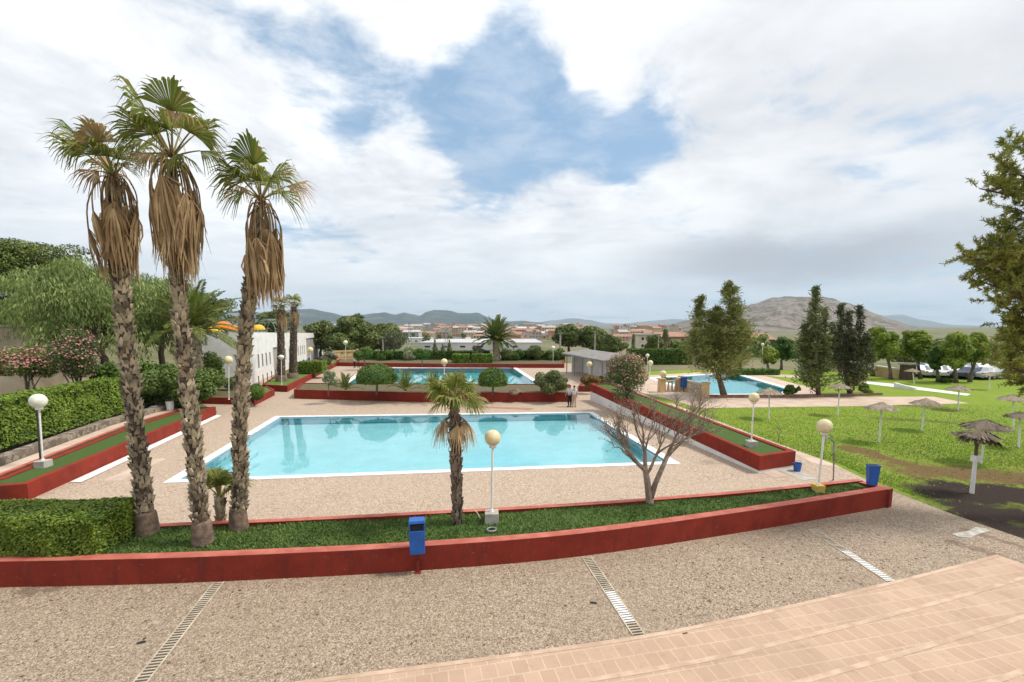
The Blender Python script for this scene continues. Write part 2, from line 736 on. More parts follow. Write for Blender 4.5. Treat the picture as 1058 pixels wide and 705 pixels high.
def lawn_mat():
    """mown lawn with bare brown tracks and one burnt black patch"""
    m = bpy.data.materials.new('lawn_grass')
    nt, out = nodes_of(m)
    h = NT(nt)
    v = h.pos()
    fine = h.noise(v, 9, 6, .8)
    mid = h.noise(v, .55, 6, .65, .3)
    c = h.ramp(fine, [(.3, (.095, .16, .014)), (.5, (.17, .26, .026)), (.72, (.27, .35, .055))])
    c = h.mix(h.ss(mid, .42, .72), c, (.23, .26, .05))
    bare = h.ss(h.noise(v, 1.4, 6, .8, .8), .57, .68)
    c = h.mix(h.math('MULTIPLY', bare, .55), c, (.20, .15, .085))
    wob = h.math('MULTIPLY', h.math('SUBTRACT', h.noise(v, .45, 6, .7, .5), .5), 3.2)
    wob2 = h.math('MULTIPLY', h.math('SUBTRACT', h.noise(v, 2.2, 6, .75, .5), .5), 2.2)
    wob = h.math('ADD', wob, wob2)

    def seg(a, b, w):
        # distance to a ground segment
        ab = b - a
        l2 = ab.x ** 2 + ab.y ** 2
        d = h.vmath('SUBTRACT', v, (a.x, a.y, 0))
        t = h.math('DIVIDE', h.vmath('DOT_PRODUCT', d, (ab.x, ab.y, 0)), l2, clamp=True)
        sc = nt.nodes.new('ShaderNodeVectorMath')
        sc.operation = 'SCALE'
        sc.inputs[0].default_value = (ab.x, ab.y, 0)
        nt.links.new(t, sc.inputs['Scale'])
        e = h.vmath('SUBTRACT', d, sc.outputs[0])
        e = h.vmath('MULTIPLY', e, (1, 1, 0))
        dist = h.math('ADD', h.vmath('LENGTH', e), wob)
        return h.ss(dist, w, w * .35)

    brown = h.math('MAXIMUM', seg(G(885, 465), G(960, 488), 1.0), seg(G(950, 487), G(1120, 499), 1.9))
    c = h.mix(h.math('MULTIPLY', brown, .88), c, h.mix(fine, (.09, .045, .026), (.21, .115, .066)))
    worn = h.math('MAXIMUM', seg(G(862, 412), G(990, 424), .9), seg(G(905, 432), G(985, 437), .8))
    c = h.mix(h.math('MULTIPLY', worn, .6), c, h.mix(fine, (.05, .045, .025), (.12, .11, .05)))
    black = h.math('MAXIMUM', h.math('MAXIMUM', seg(G(1004, 535), G(1100, 562), 1.6), seg(G(985, 503), G(1080, 508), 1.0)), h.math('MAXIMUM', seg(G(992, 512), G(1200, 518), 1.9), seg(G(1015, 530), G(1200, 546), 1.9)))
    c = h.mix(black, c, h.mix(fine, (.018, .012, .010), (.062, .044, .036)))
    h.bsdf(out, c, .9, h.bump(fine, .9, .05), .1)
    return m


M_lawn = lawn_mat()
M_ground = mat('dry_ground', (.20, .17, .10), (.10, .12, .045), .05, .95, .5, 1.5, .1)
M_soil = mat('planter_soil', (.16, .11, .07), (.07, .09, .03), 4, .95, .8, 20, .03)
M_grassbed = mat('bed_grass', (.06, .13, .015), (.14, .19, .04), 3, .9, .8, 25, .04)
M_path = mat('pink_paving', (.56, .44, .35), (.46, .35, .27), .8, .8, .3, 18, .006)
M_terra = tiles('terracotta_paving', (.44, .21, .14), (.36, .17, .11), (.30, .2, .15), .4, .2)
M_beige = mat('beige_render', (.52, .43, .31), (.38, .31, .22), 1.2, .9, .3, 14, .01, lo=.3, hi=.75)
M_sand = mat('ochre_render', (.60, .43, .22), (.52, .37, .19), 1.2, .9)
_sd = G(780, 633, .15) - G(300, 705, .15)
M_steptile = tiles('tan_step_tiles', (.50, .35, .25), (.44, .30, .21), (.57, .435, .32), .29, .36, -math.atan2(_sd.y, _sd.x), .012, .3)
M_nosing = mat('worn_step_edge', (.55, .405, .295), (.42, .295, .21), 2.5, .7, .3, 25, .006)

# foliage
L_fan = leafmat('fan_leaf', (.055, .08, .013), (.21, .235, .05), (.30, .23, .09), .13, .35)
L_dead = leafmat('dead_fan_leaf', (.18, .108, .052), (.47, .33, .185), None, 0, .15, 2)
L_boot = leafmat('palm_boots', (.042, .03, .021), (.50, .385, .27), None, 0, 0, 3, .9)
L_hedge = leafmat('hedge_leaf', (.03, .065, .008), (.19, .27, .030), (.22, .28, .05), .1, .25, 1.2)
L_hedged = leafmat('dark_hedge_leaf', (.022, .055, .008), (.085, .15, .020), (.17, .24, .04), .08, .25, 1.0)
L_pine = leafmat('pine_needle', (.035, .06, .012), (.15, .185, .036), (.15, .15, .045), .08, .15, .45)
L_pinefar = leafmat('far_pine_needle', (.035, .058, .013), (.145, .17, .042), None, 0, .15, .25)
L_pepper = leafmat('pepper_leaf', (.075, .115, .030), (.27, .32, .11), None, 0, .3, .35)
L_broad = leafmat('broad_leaf', (.08, .125, .016), (.28, .34, .055), None, 0, .45, .5)
L_olive = leafmat('oleander_leaf', (.035, .065, .012), (.12, .165, .035), None, 0, .25, .8)
L_pinkfl = leafmat('pink_flower', (.42, .12, .13), (.62, .27, .26), None, 0, .3, 2)
L_rust = leafmat('rusty_leaf', (.10, .075, .022), (.22, .135, .045), None, 0, .25, 1)
L_cas = leafmat('casuarina_leaf', (.075, .092, .022), (.26, .27, .075), (.20, .17, .06), .1, .15, .6)
L_cyp = leafmat('cypress_leaf', (.05, .068, .020), (.16, .18, .055), (.14, .115, .05), .1, .1, .6)
L_date = leafmat('date_leaf', (.05, .085, .014), (.16, .20, .04), (.24, .20, .06), .1, .25, 1)
L_silver = leafmat('olive_leaf', (.11, .14, .07), (.26, .29, .17), None, 0, .2, 1.5)
L_topi = leafmat('topiary_leaf', (.028, .06, .008), (.105, .165, .022), None, 0, .2, 1.0)
M_twig = mat('bare_twig', (.31, .24, .185), (.19, .145, .11), 6, .9)
M_core = mat('hedge_twigs', (.028, .04, .010), (.015, .022, .007), 5, .95)
M_thatch = leafmat('straw_thatch', (.13, .105, .075), (.33, .28, .21), None, 0, 0, 2, .9)
M_thatchd = leafmat('dark_straw_thatch', (.07, .055, .04), (.19, .155, .115), None, 0, 0, 2, .9)
M_thatchc = mat('straw_core', (.13, .105, .08), (.20, .165, .125), 8, .95)

# ------------------------------------------------------------------ pools
def water_mat(name, tint, bumpd=.012, bscale=1.1):
    m = bpy.data.materials.new(name)
    nt, out = nodes_of(m)
    h = NT(nt)
    v = h.pos()
    nrm = h.bump(h.noise(v, bscale, 4, .55), .2, bumpd)
    fr = nt.nodes.new('ShaderNodeFresnel')
    fr.inputs['IOR'].default_value = 1.55
    nt.links.new(nrm, fr.inputs['Normal'])
    gl = nt.nodes.new('ShaderNodeBsdfGlossy')
    gl.inputs['Roughness'].default_value = .015
    nt.links.new(nrm, gl.inputs['Normal'])
    tr = nt.nodes.new('ShaderNodeBsdfTransparent')
    tr.inputs[0].default_value = (*tint, 1)
    mx = nt.nodes.new('ShaderNodeMixShader')
    nt.links.new(fr.outputs[0], mx.inputs[0])
    nt.links.new(tr.outputs[0], mx.inputs[1])
    nt.links.new(gl.outputs[0], mx.inputs[2])
    nt.links.new(mx.outputs[0], out.inputs['Surface'])
    return m


M_basin_near = tiles('pale_pool_tiles', (.38, .73, .79), (.36, .71, .77), (.42, .73, .78), 1.2, 1.2, 0, .01, .0, .5, .4)
M_basin_far = tiles('turquoise_pool_tiles', (.22, .70, .76), (.20, .68, .74), (.28, .70, .75), 1.2, 1.2, 0, .01, .0, .5, .4)
M_water = water_mat('pool_water', (.90, .98, .99))

pool1 = [G(185, 496), G(690, 477.5), G(608.5, 427), G(289, 431.5)]
pool2 = [G(347, 405), G(566, 405), G(530, 380.3), G(382, 380.6)]
pool3 = [G(676, 391), G(728, 407.6), G(806, 407), G(812, 402), G(757, 386)]


def pool(poly, label, depth, basin, cw):
    c = sum((Vector((p[0], p[1], 0)) for p in poly), Vector()) / len(poly)
    t = thing('swimming_pool', label, 'swimming pool', c, group=None)
    n = len(poly)
    P = [Vector((p[0], p[1])) for p in poly]
    b = MB()
    vs = [(p.x, p.y, -.005) for p in P] + [(p.x, p.y, -depth) for p in P]
    fs = [(i, (i + 1) % n, (i + 1) % n + n, i + n) for i in range(n)]
    fs.append(tuple(range(n, 2 * n)))
    b.add(vs, fs)
    b.build('basin', basin, t)
    o = offset_poly(poly, cw)
    b = MB()
    vs = [(p.x, p.y, .035) for p in P] + [(p.x, p.y, .035) for p in o] + [(p.x, p.y, -.02) for p in o] + [(p.x, p.y, -.1) for p in P]
    fs = []
    for i in range(n):
        j = (i + 1) % n
        fs += [(i, j, j + n, i + n), (i + n, j + n, j + 2 * n, i + 2 * n), (j, i, i + 3 * n, j + 3 * n)]
    b.add(vs, fs)
    b.build('coping', M_coping, t)
    I_ = offset_poly(poly, -.16)
    b = MB()
    b.add([(p.x, p.y, -.05) for p in P] + [(p.x, p.y, -.05) for p in I_] + [(p.x, p.y, -.2) for p in I_], [(i, (i + 1) % n, (i + 1) % n + n, i + n) for i in range(n)] + [(i + n, (i + 1) % n + n, (i + 1) % n + 2 * n, i + 2 * n) for i in range(n)])
    b.build('waterline_tiles', mat('waterline_blue', (.10, .32, .42), (.16, .42, .50), 3, .4), t)
    w = MB()
    w.add([(p.x, p.y, -.03) for p in P], [tuple(range(n))])
    w.build('water', M_water, t)
    return t


pool(pool1, 'large pale blue rectangular pool nearest the long front planter', .5, M_basin_near, .42)
pool(pool2, 'turquoise rectangular pool behind the planter with two ball shaped trees', .7, M_basin_far, .6)
pool(pool3, 'turquoise pool beside the lawn, behind the big feathery tree', .6, M_basin_far, .8)
HOLES = [pool1, pool2, pool3]

# ------------------------------------------------------------------ ground sheets
def tz(r):
    """the land falls away from the pool terrace into the valley"""
    pts = [(0, 0), (112, 0), (200, -8), (420, -9), (700, -7), (1500, -1.5), (2500, 0), (60000, 0)]
    for (a, za), (b, zb) in zip(pts, pts[1:]):
        if r <= b:
            t = (r - a) / (b - a)
            return za + (zb - za) * t
    return 0


def build_ground():
    N = 96
    inner = [(110 * math.cos(2 * math.pi * k / N), 110 * math.sin(2 * math.pi * k / N)) for k in range(N)]
    loops = [[Vector((x, y, 0)) for x, y in inner]] + [[Vector((p[0], p[1], 0)) for p in h] for h in HOLES]
    flat = [v for l in loops for v in l]
    b = MB()
    fs = []
    for t in tessellate_polygon(loops):
        A, B, C_ = [flat[i].xy for i in t]
        fs.append(tuple(t) if (B - A).cross(C_ - A) > 0 else tuple(t[::-1]))
    vs = [(v.x, v.y, -.02) for v in flat]
    prev = list(range(N))
    for r in (140, 180, 250, 350, 520, 800, 1200, 1900, 3000, 5000, 9000, 16000, 30000):
        cur = []
        for k in range(N):
            a = 2 * math.pi * k / N
            cur.append(len(vs))
            vs.append((r * math.cos(a), r * math.sin(a), tz(r) - .02 + (random.uniform(-.6, .6) if r < 3000 else 0)))
        for k in range(N):
            j = (k + 1) % N
            fs.append((prev[k], cur[k], cur[j], prev[j]))
        prev = cur
    b.add(vs, fs)
    o = b.build('ground', M_ground)
    o['kind'] = 'structure'


build_ground()

deck_px = [(-60, 560), (10, 522), (120, 470), (225, 426), (205, 416), (262, 396), (333, 371), (345, 368), (600, 376), (615, 385),
           (650, 402), (690, 416), (722, 430), (821, 469), (866, 482), (908, 501.6), (885, 506), (700, 530), (430, 548), (0, 570)]
sheet('pool_deck', [G(*p) for p in deck_px], .004, M_deck, [pool1, pool2])
sheet('plaza', [G(-200, 566), G(0, 566), G(430, 545), G(700, 526), G(885, 503), G(908, 501.6), G(980.5, 530), G(1058, 557), G(1300, 640),
                Vector((16, 2, 0)), Vector((-14, 2, 0))], 0.0, M_plaza)
lawn_px = [(1300, 640), (1058, 557), (980.5, 530), (908, 501.6), (866, 482), (821, 468.5), (722, 430), (690, 418), (655, 402), (645, 385.5),
           (700, 382.5), (850, 382.5), (1200, 386), (1700, 410)]
sheet('lawn', [G(*p) for p in lawn_px], .008, M_lawn, [pool3])
sheet('path', [G(*p) for p in [(724, 422), (692, 413), (728, 411), (835, 410.5), (964, 410), (1001, 417), (880, 420)]], .014, M_path)
sheet('pool_surround', [offset_poly(pool3, 3.0)[i] for i in range(5)], .012, M_path, [pool3])
sheet('path', [G(*p) for p in [(646, 402), (692, 413), (728, 412), (726, 404), (690, 399), (655, 396)]], .018, M_path)
# terracotta walk along the lawn side of the right planter
sheet('path', [G(*p) for p in [(821, 469), (840, 479), (872, 485), (862, 480), (722, 428), (694, 417), (688, 417)]], .013, M_path)
sheet('path', [G(*p) for p in [(890, 396), (923, 400), (999, 409), (1003, 407.5), (925, 397), (893, 394.2)]], .014, M_white)
sheet('path', [G(*p) for p in [(785, 386), (830, 388.5), (826, 391), (782, 388)]], .020, M_path)
sheet('car_park', [G(*p) for p in [(930, 389.5), (1080, 392), (1200, 393), (1180, 381), (900, 381)]], .02,
      mat('asphalt', (.16, .155, .15), (.11, .11, .11), 1.0, .9))

# pale stains and strips on the deck
sheet('paving_strip', [G(*p) for p in [(795, 482), (830, 497), (845, 495), (812, 481)]], .012, M_conc)
sheet('paving_strip', [G(*p) for p in [(745, 471), (800, 494), (815, 492), (757, 470)]], .012, M_path)
sheet('paving_strip', [G(*p) for p in [(105, 497), (125, 497), (172, 474), (160, 474)]], .010, M_path)
sheet('paving_strip', [G(*p) for p in [(462, 419.5), (548, 424), (552, 422), (520, 421), (480, 418.8)]], .010, M_terra)
sheet('paving_strip', [G(*p) for p in [(983, 552), (990, 555), (1003, 556), (1010, 552.5), (1024, 549), (1019, 546.5), (1008, 545), (1000, 549)]], .010, mat('pale_cement', (.56, .53, .47), (.36, .33, .28), 5, .9))

# ------------------------------------------------------------------ steps of tan tiles, rising towards the viewer
def steps():
    A = [G(-60, 752, .15), G(140, 728, .15), G(300, 705, .15), G(640, 660, .15), G(780, 633, .15), G(925, 600, .15), G(1030, 573, .15)]
    A = smooth_line(A, 4)
    # later steps run to the right beyond the first one
    dirs = [(A[min(i + 1, len(A) - 1)] - A[max(i - 1, 0)]).normalized() for i in range(len(A))]
    b = MB()
    rise = .15
    offs = [0, 1.05, 2.1, 3.15, 4.2]
    nz, jn = MB(), MB()
    for s, o in enumerate(offs):
        line = [p + Vector((d.y, -d.x, 0)) * o for p, d in zip(A, dirs)]
        back = [p + Vector((d.y, -d.x, 0)) * (offs[s + 1] + .1 if s + 1 < len(offs) else o + 2.5) for p, d in zip(A, dirs)]
        if s > 0:
            line.append(line[-1] + dirs[-1] * 12)
            back.append(back[-1] + dirs[-1] * 12)
        poly = [(p.x, p.y) for p in line] + [(p.x, p.y) for p in back[::-1]]
        b.prism(poly, -.01 + rise * s * .999, rise * (s + 1))
        of_ = strip_wall(nz, line, .10, rise * (s + 1) - .03, rise * (s + 1) + .004, -1)
        strip_wall(jn, of_, .012, rise * (s + 1) - .03, rise * (s + 1) + .003, -1)
    o = b.build('steps', M_steptile, bevel=.012)
    e = nz.build('step_edges', M_nosing, o)
    e['kind'] = 'structure'
    e = jn.build('step_joints', mat('dark_joint', (.46, .33, .235), (.33, .23, .16), 4, .9), o)  # thin darker line behind each step edge
    e['kind'] = 'structure'
    o['kind'] = 'structure'



# ------------------------------------------------------------------ planters
def strip_wall(b, line, thick, z0, z1, side=1):
    """a wall that follows a ground line; side=+1 puts its thickness to the left of the run"""
    n = len(line)
    P = [Vector((p[0], p[1])) for p in line]
    off = []
    for i in range(n):
        if i == 0:
            d = (P[1] - P[0]).normalized()
            k = 1
        elif i == n - 1:
            d = (P[-1] - P[-2]).normalized()
            k = 1
        else:
            d0 = (P[i] - P[i - 1]).normalized()
            d1 = (P[i + 1] - P[i]).normalized()
            d = (d0 + d1).normalized()
            k = 1 / max(d.dot(d0), .4)
        off.append(P[i] + Vector((-d.y, d.x)) * thick * side * k)
    z0 = z0 if isinstance(z0, (list, tuple)) else [z0] * n
    z1 = z1 if isinstance(z1, (list, tuple)) else [z1] * n
    vs = []
    for i in range(n):
        vs += [(*P[i], z0[i]), (*P[i], z1[i]), (*off[i], z1[i]), (*off[i], z0[i])]
    fs = []
    for i in range(n - 1):
        a, c = i * 4, i * 4 + 4
        fs += [(a, c, c + 1, a + 1), (a + 1, c + 1, c + 2, a + 2), (a + 2, c + 2, c + 3, a + 3)]
    fs += [(0, 1, 2, 3), ((n - 1) * 4 + 3, (n - 1) * 4 + 2, (n - 1) * 4 + 1, (n - 1) * 4)]
    if side < 0:
        fs = [f[::-1] for f in fs]
    b.add(vs, fs)
    return off


def smooth_line(pts, m=6):
    """Catmull-Rom through ground points"""
    out = []
    n = len(pts)
    for i in range(n - 1):
        p0, p1, p2, p3 = pts[max(i - 1, 0)], pts[i], pts[i + 1], pts[min(i + 2, n - 1)]
        for k in range(m):
            t = k / m
            out.append(.5 * ((2 * p1) + (p2 - p0) * t + (2 * p0 - 5 * p1 + 4 * p2 - p3) * t * t + (3 * p1 - p0 - 3 * p2 + p3) * t ** 3))
    out.append(pts[-1])
    return out


steps()
FZ = .66
def front_planter():
    front = smooth_line([G(*p) for p in [(-170, 604), (-60, 607), (0, 607), (160, 603.5), (300, 597.5), (430, 590), (600, 575), (780, 548), (921, 523.5)]])
    backz = FZ + .04
    backt = [G(*p, backz) for p in [(-170, 560), (0, 552), (168, 541), (300, 535.5), (430, 529), (600, 519.5), (760, 507.5), (886, 495)]]
    back = smooth_line(backt)
    c = G(430, 560, 0)
    t = thing('planter', 'long red walled planter with turf across the front of the plaza', 'planter', (c.x, c.y, 0))
    b = MB()
    inner = strip_wall(b, front, .26, 0, FZ - .004, 1)
    e0, e1 = front[-1], back[-1]
    strip_wall(b, [e0 + (e1 - e0) * .0, e1], .26, 0.001, FZ - .008, 1)
    strip_wall(b, back[::-1], .2, 0, FZ + .032, 1)
    b.build('wall', M_red, t)
    # salmon caps on the walls, the lit look of their tops painted in
    b = MB()
    strip_wall(b, front, .30, FZ - .002, FZ + .006, 1)
    strip_wall(b, [e0 + (e0 - e1).normalized() * -.02, e1], .28, FZ - .001, FZ + .0085, 1)
    b.build('wall_cap', M_redtop, t)
    b = MB()
    strip_wall(b, back[::-1], .22, FZ + .034, FZ + .044, 1)
    b.build('kerb', M_redtop, t)
    # turf, gently uneven
    m1 = len(front)
    fr = [Vector((p.x, p.y)) for p in inner]
    bk = []
    # resample back line to match
    tot = [0]
    for a, d in zip(back, back[1:]):
        tot.append(tot[-1] + (d - a).length)
    tf = [0]
    for a, d in zip(front, front[1:]):
        tf.append(tf[-1] + (d - a).length)
    for i in range(m1):
        s = tf[i] / tf[-1] * tot[-1]
        k = max(j for j in range(len(tot)) if tot[j] <= s + 1e-6)
        k = min(k, len(back) - 2)
        u = (s - tot[k]) / (tot[k + 1] - tot[k])
        bk.append(back[k].lerp(back[k + 1], u).xy)
    vs, fs, S = [], [], 8
    for i in range(m1):
        for j in range(S + 1):
            p = fr[i].lerp(bk[i], j / S)
            vs.append((p.x, p.y, FZ - .10 + .03 * math.sin(p.x * 1.7 + j) + .02 * random.random() + .05 * (j / S)))
    for i in range(m1 - 1):
        for j in range(S):
            a = i * (S + 1) + j
            fs.append((a, a + S + 1, a + S + 2, a + 1))
    b = MB()
    b.add(vs, fs)
    b.build('turf', M_turf, t, smooth=True)
    # blades of the turf pile as short tufts
    n = 26000
    ii = rng.integers(6, m1 - 1, n)
    uu = rng.uniform(size=n)
    jj = rng.uniform(.02, .97, n)
    fra = np.array([[p.x, p.y] for p in fr])
    bka = np.array([[p.x, p.y] for p in bk])
    a = fra[ii] * (1 - uu[:, None]) + fra[ii + 0 - 1] * uu[:, None]
    d = bka[ii] * (1 - uu[:, None]) + bka[ii - 1] * uu[:, None]
    xy = a * (1 - jj[:, None]) + d * jj[:, None]
    P = np.column_stack([xy, FZ - .075 + .03 * np.sin(xy[:, 0] * 1.7 + jj * S) + .05 * jj])
    V, F = leaf_quads(P, np.tile([0, 0, 1.0], (n, 1)), .09, .035, 'spike', .7)
    g = np_mesh('grass_blades', V, F, leafmat('turf_blade', (.035, .065, .014), (.135, .19, .048), None, 0, .1, 1.2), t)
    g['kind'] = 'stuff'
    return front, back


FRONT, BACK = front_planter()


def walled_bed(label, poly, h, thick=.22, top=M_grassbed, group='red walled planters around the pools', soil_drop=.06, base_white=0.0):
    bw = base_white if isinstance(base_white, (list, tuple)) else [base_white] * len(poly)
    """a closed bed: red wall all round (outer line = poly), earth or grass inside"""
    c = sum((Vector((p[0], p[1], 0)) for p in poly), Vector()) / len(poly)
    t = thing('planter', label, 'planter', c, group=group)
    n = len(poly)
    hs = h if isinstance(h, (list, tuple)) else [h] * n
    P = [Vector((p[0], p[1])) for p in poly]
    I = offset_poly(poly, -thick)
    b = MB()
    vs = [(*P[i], bw[i]) for i in range(n)] + [(*P[i], hs[i]) for i in range(n)] + [(*I[i], hs[i]) for i in range(n)] + [(*I[i], hs[i] - .3) for i in range(n)]
    fs = []
    for i in range(n):
        j = (i + 1) % n
        fs += [(i, j, j + n, i + n), (i + n, j + n, j + 2 * n, i + 2 * n), (i + 2 * n, j + 2 * n, j + 3 * n, i + 3 * n)]
    b.add(vs, fs)
    b.build('wall', M_red, t)
    if base_white:
        b = MB()
        O = offset_poly(poly, -.015)
        vs = [(*O[i], 0) for i in range(n)] + [(*O[i], bw[i]) for i in range(n)]
        b.add(vs, [(i, (i + 1) % n, (i + 1) % n + n, i + n) for i in range(n)])
        b.build('plinth', M_white, t)
    b = MB()
    b.add([(*I[i], hs[i] - soil_drop) for i in range(n)], [tuple(range(n))])
    b.build('soil', top, t)
    return t


# middle planter between the two pools
mid_l, mid_r = G(304, 409.5), G(592, 416)
mid_poly = [G(304, 412), G(440, 415.8), G(593, 415.5), G(588, 405.5), G(312, 404)]
walled_bed('low red planter between the two big pools, with ball shaped trees', mid_poly, .8, top=M_soil)
# planter 3 by the white building
p3_poly = [G(271, 404), G(297, 405.3), G(331, 387), G(351, 377), G(344, 374), G(322, 376), G(285, 393)]
walled_bed('red planter with grass and two slim palms beside the white building', p3_poly, .62, top=M_grassbed)
p2_poly = [G(263, 419.5), G(284, 408.5), G(276, 404.5), G(258, 411)]
walled_bed('small red planter with a little ball shrub left of the low steps', p2_poly, .55, top=M_grassbed)
p2b_poly = [G(208, 417.5), G(257, 418.5), G(258, 409), G(216, 408)]
walled_bed('dark red planter with the cream globe lamp near the white building', p2b_poly, .55, top=M_soil)
far_poly = [G(347, 378.5), G(470, 380.2), G(583, 380.4), G(583, 373.5), G(470, 373), G(352, 373.2)]
walled_bed('long low red planter at the far end of the turquoise pool', far_poly, .62, .3, top=M_soil)
# small planter with the rusty bush
walled_bed('small red planter under the rust coloured bush by the shelter', [G(597.5, 405), G(612, 405), G(616, 397), G(602, 397)], .55, top=M_soil)

# left planter
lp_poly = [G(-120, 515), G(30, 517), G(223.5, 429), G(205, 424.5), G(150, 437), G(0, 497), G(-120, 505)]
lp_poly[5] = G(0, 493, .65)
lp_poly[4] = G(132, 441, .65)
lp_poly[3] = G(196, 421, .65)
lp_poly[6] = G(-120, 520, .65)
lp_poly[0] = G(-120, 530)
walled_bed('sloping red walled planter with a turf strip below the tall hedge', lp_poly, .62, .26, top=M_turf, soil_drop=.04)
sheet('paving_strip', [G(72, 499), G(84, 499), G(229, 430), G(224, 429)], .03, M_white)

# right planter: tall at the far end, plinth below
rp = [G(784, 489.6), G(821, 483.6), G(700, 430), G(640, 404), G(609.6, 413.7)]
rp[2] = G(690, 421, 0.9)
rp[3] = G(632, 398, 1.3)
walled_bed('long red planter with pale plinth on the right of the pale pool', rp, [.77, .77, 1.1, 1.45, 1.45], .26, top=M_turf, base_white=[.13, .13, .38, .8, .8])

# terrace left of the pools: path, kerb, rubble wall
def left_terrace():
    b = MB()
    line = [G(-260, 590, .65), G(-120, 541, .65), G(0, 492, .66), G(132, 440, .66), G(197, 420, .66)]
    poly = [(p.x, p.y) for p in line] + [(-24, 44), (-44, 44), (-46, 6)]
    b.prism(poly, -.1, .66)
    o = b.build('terrace', M_ground)
    o['kind'] = 'structure'
    b = MB()
    ln = line[:]
    w = [Vector((-1.15, -.35, 0)) for _ in ln]
    vs = [(p.x, p.y, .672) for p in ln] + [(p.x - .9, p.y + .25, .672) for p in ln]
    n = len(ln)
    b.add(vs, [(i, i + 1, i + 1 + n, i + n) for i in range(n - 1)])
    o = b.build('path', M_path)
    o['kind'] = 'structure'
    b = MB()
    strip_wall(b, [Vector((p.x, p.y, 0)) for p in ln], .18, .6, .70, 1)
    t = thing('kerb', 'pinkish kerb between turf strip and path below the hedge', 'kerb', (ln[2].x, ln[2].y, .6))
    b.build('kerb_stone', M_redtop, t)
    t = thing('stone_wall', 'low rubble stone wall under the tall hedge', 'wall', (ln[2].x - 1.2, ln[2].y, .66))
    b = MB()
    sw = [Vector((p.x - 1.0, p.y + .28, 0)) for p in ln[:-1]] + [Vector((ln[-1].x - .9, ln[-1].y - 1.0, 0))]
    strip_wall(b, sw, .5, .66, .98, 1)
    b.build('stones', M_stone, t)
    return ln


LT = left_terrace()


def lawn_tufts():
    """grass tufts of the near lawn, sparse where the soil is bare"""
    def segd(P, a, b):
        ab = np.array([b.x - a.x, b.y - a.y])
        d = P - np.array([a.x, a.y])
        t = np.clip((d @ ab) / (ab @ ab), 0, 1)
        return np.linalg.norm(d - t[:, None] * ab, axis=1)
    n = 130000
    px = rng.uniform(690, 1110, n)
    py = 418 + (rng.uniform(0, 1, n) ** .8) * 150
    keep = py < np.interp(px, [690, 722, 821, 866, 908, 980, 1058, 1110], [415, 429, 466, 479.5, 499, 527, 554, 574])
    keep &= py > np.interp(px, [690, 1001, 1110], [422, 419, 419])
    px, py = px[keep], py[keep]
    P = np.array([G(x, y)[:2] for x, y in zip(px, py)])
    w = rng.normal(0, .45, len(P))
    bare = (segd(P, G(992, 512), G(1200, 518)) + w < 1.9) | (segd(P, G(1015, 530), G(1200, 546)) + w < 1.9) | (segd(P, G(1004, 535), G(1100, 562)) + w < 1.6) | (segd(P, G(985, 503), G(1080, 508)) + w < 1.1)
    bare |= ((segd(P, G(885, 465), G(960, 488)) + w < 1.0) | (segd(P, G(950, 487), G(1120, 499)) + w < 2.0)) & (rng.uniform(size=len(P)) < .93)
    P = P[~bare]
    dist = np.linalg.norm(P, axis=1)
    n = len(P)
    V, F = leaf_quads(np.column_stack([P, np.full(n, .035)]), np.tile([0, 0, 1.0], (n, 1)), .075, .032, 'spike', .8)
    o = np_mesh('grass', V, F, leafmat('lawn_blade', (.085, .145, .016), (.20, .28, .045), (.26, .25, .09), .12, .2, .7))
    tag(o, 'mown grass tufts covering the lawn on the right', 'grass', kind='stuff')


lawn_tufts()


def fallen_leaves():
    n = 420
    P = []
    while len(P) < n:
        x, y = random.uniform(-60, 1040), random.uniform(430, 700)
        front = np.interp(x, [-60, 430, 920, 1100], [612, 595, 530, 580])
        if y > front + 3 or (y < 540 and 160 < x < 800 and y > 500):
            step = np.interp(x, [140, 300, 640, 780, 925, 1030], [728, 705, 660, 633, 600, 573])
            if y > step - 4:
                continue
            if random.random() < (.25 if x < 700 else 1):
                P.append(G(x, y, .012)[:])
    P = np.array(P)
    V, F = leaf_quads(P, np.tile([0, 0, 1.0], (n, 1)), .075, .04, 'face', .25)
    o = np_mesh('fallen_leaves', V, F, leafmat('fallen_leaf', (.05, .03, .018), (.22, .13, .06), None, 0, 0, 2))
    tag(o, 'dry fallen leaves scattered over the plaza and pool deck', 'leaves', kind='stuff')


fallen_leaves()
# ------------------------------------------------------------------ palms
def strip(b, pts, wid, side):
    """a flat strip along pts with widths wid, spread along 'side'"""
    vs = []
    for p, w in zip(pts, wid):
        vs += [p - side * (w / 2), p + side * (w / 2)]
    b.add(vs, [(2 * i, 2 * i + 1, 2 * i + 3, 2 * i + 2) for i in range(len(pts) - 1)])


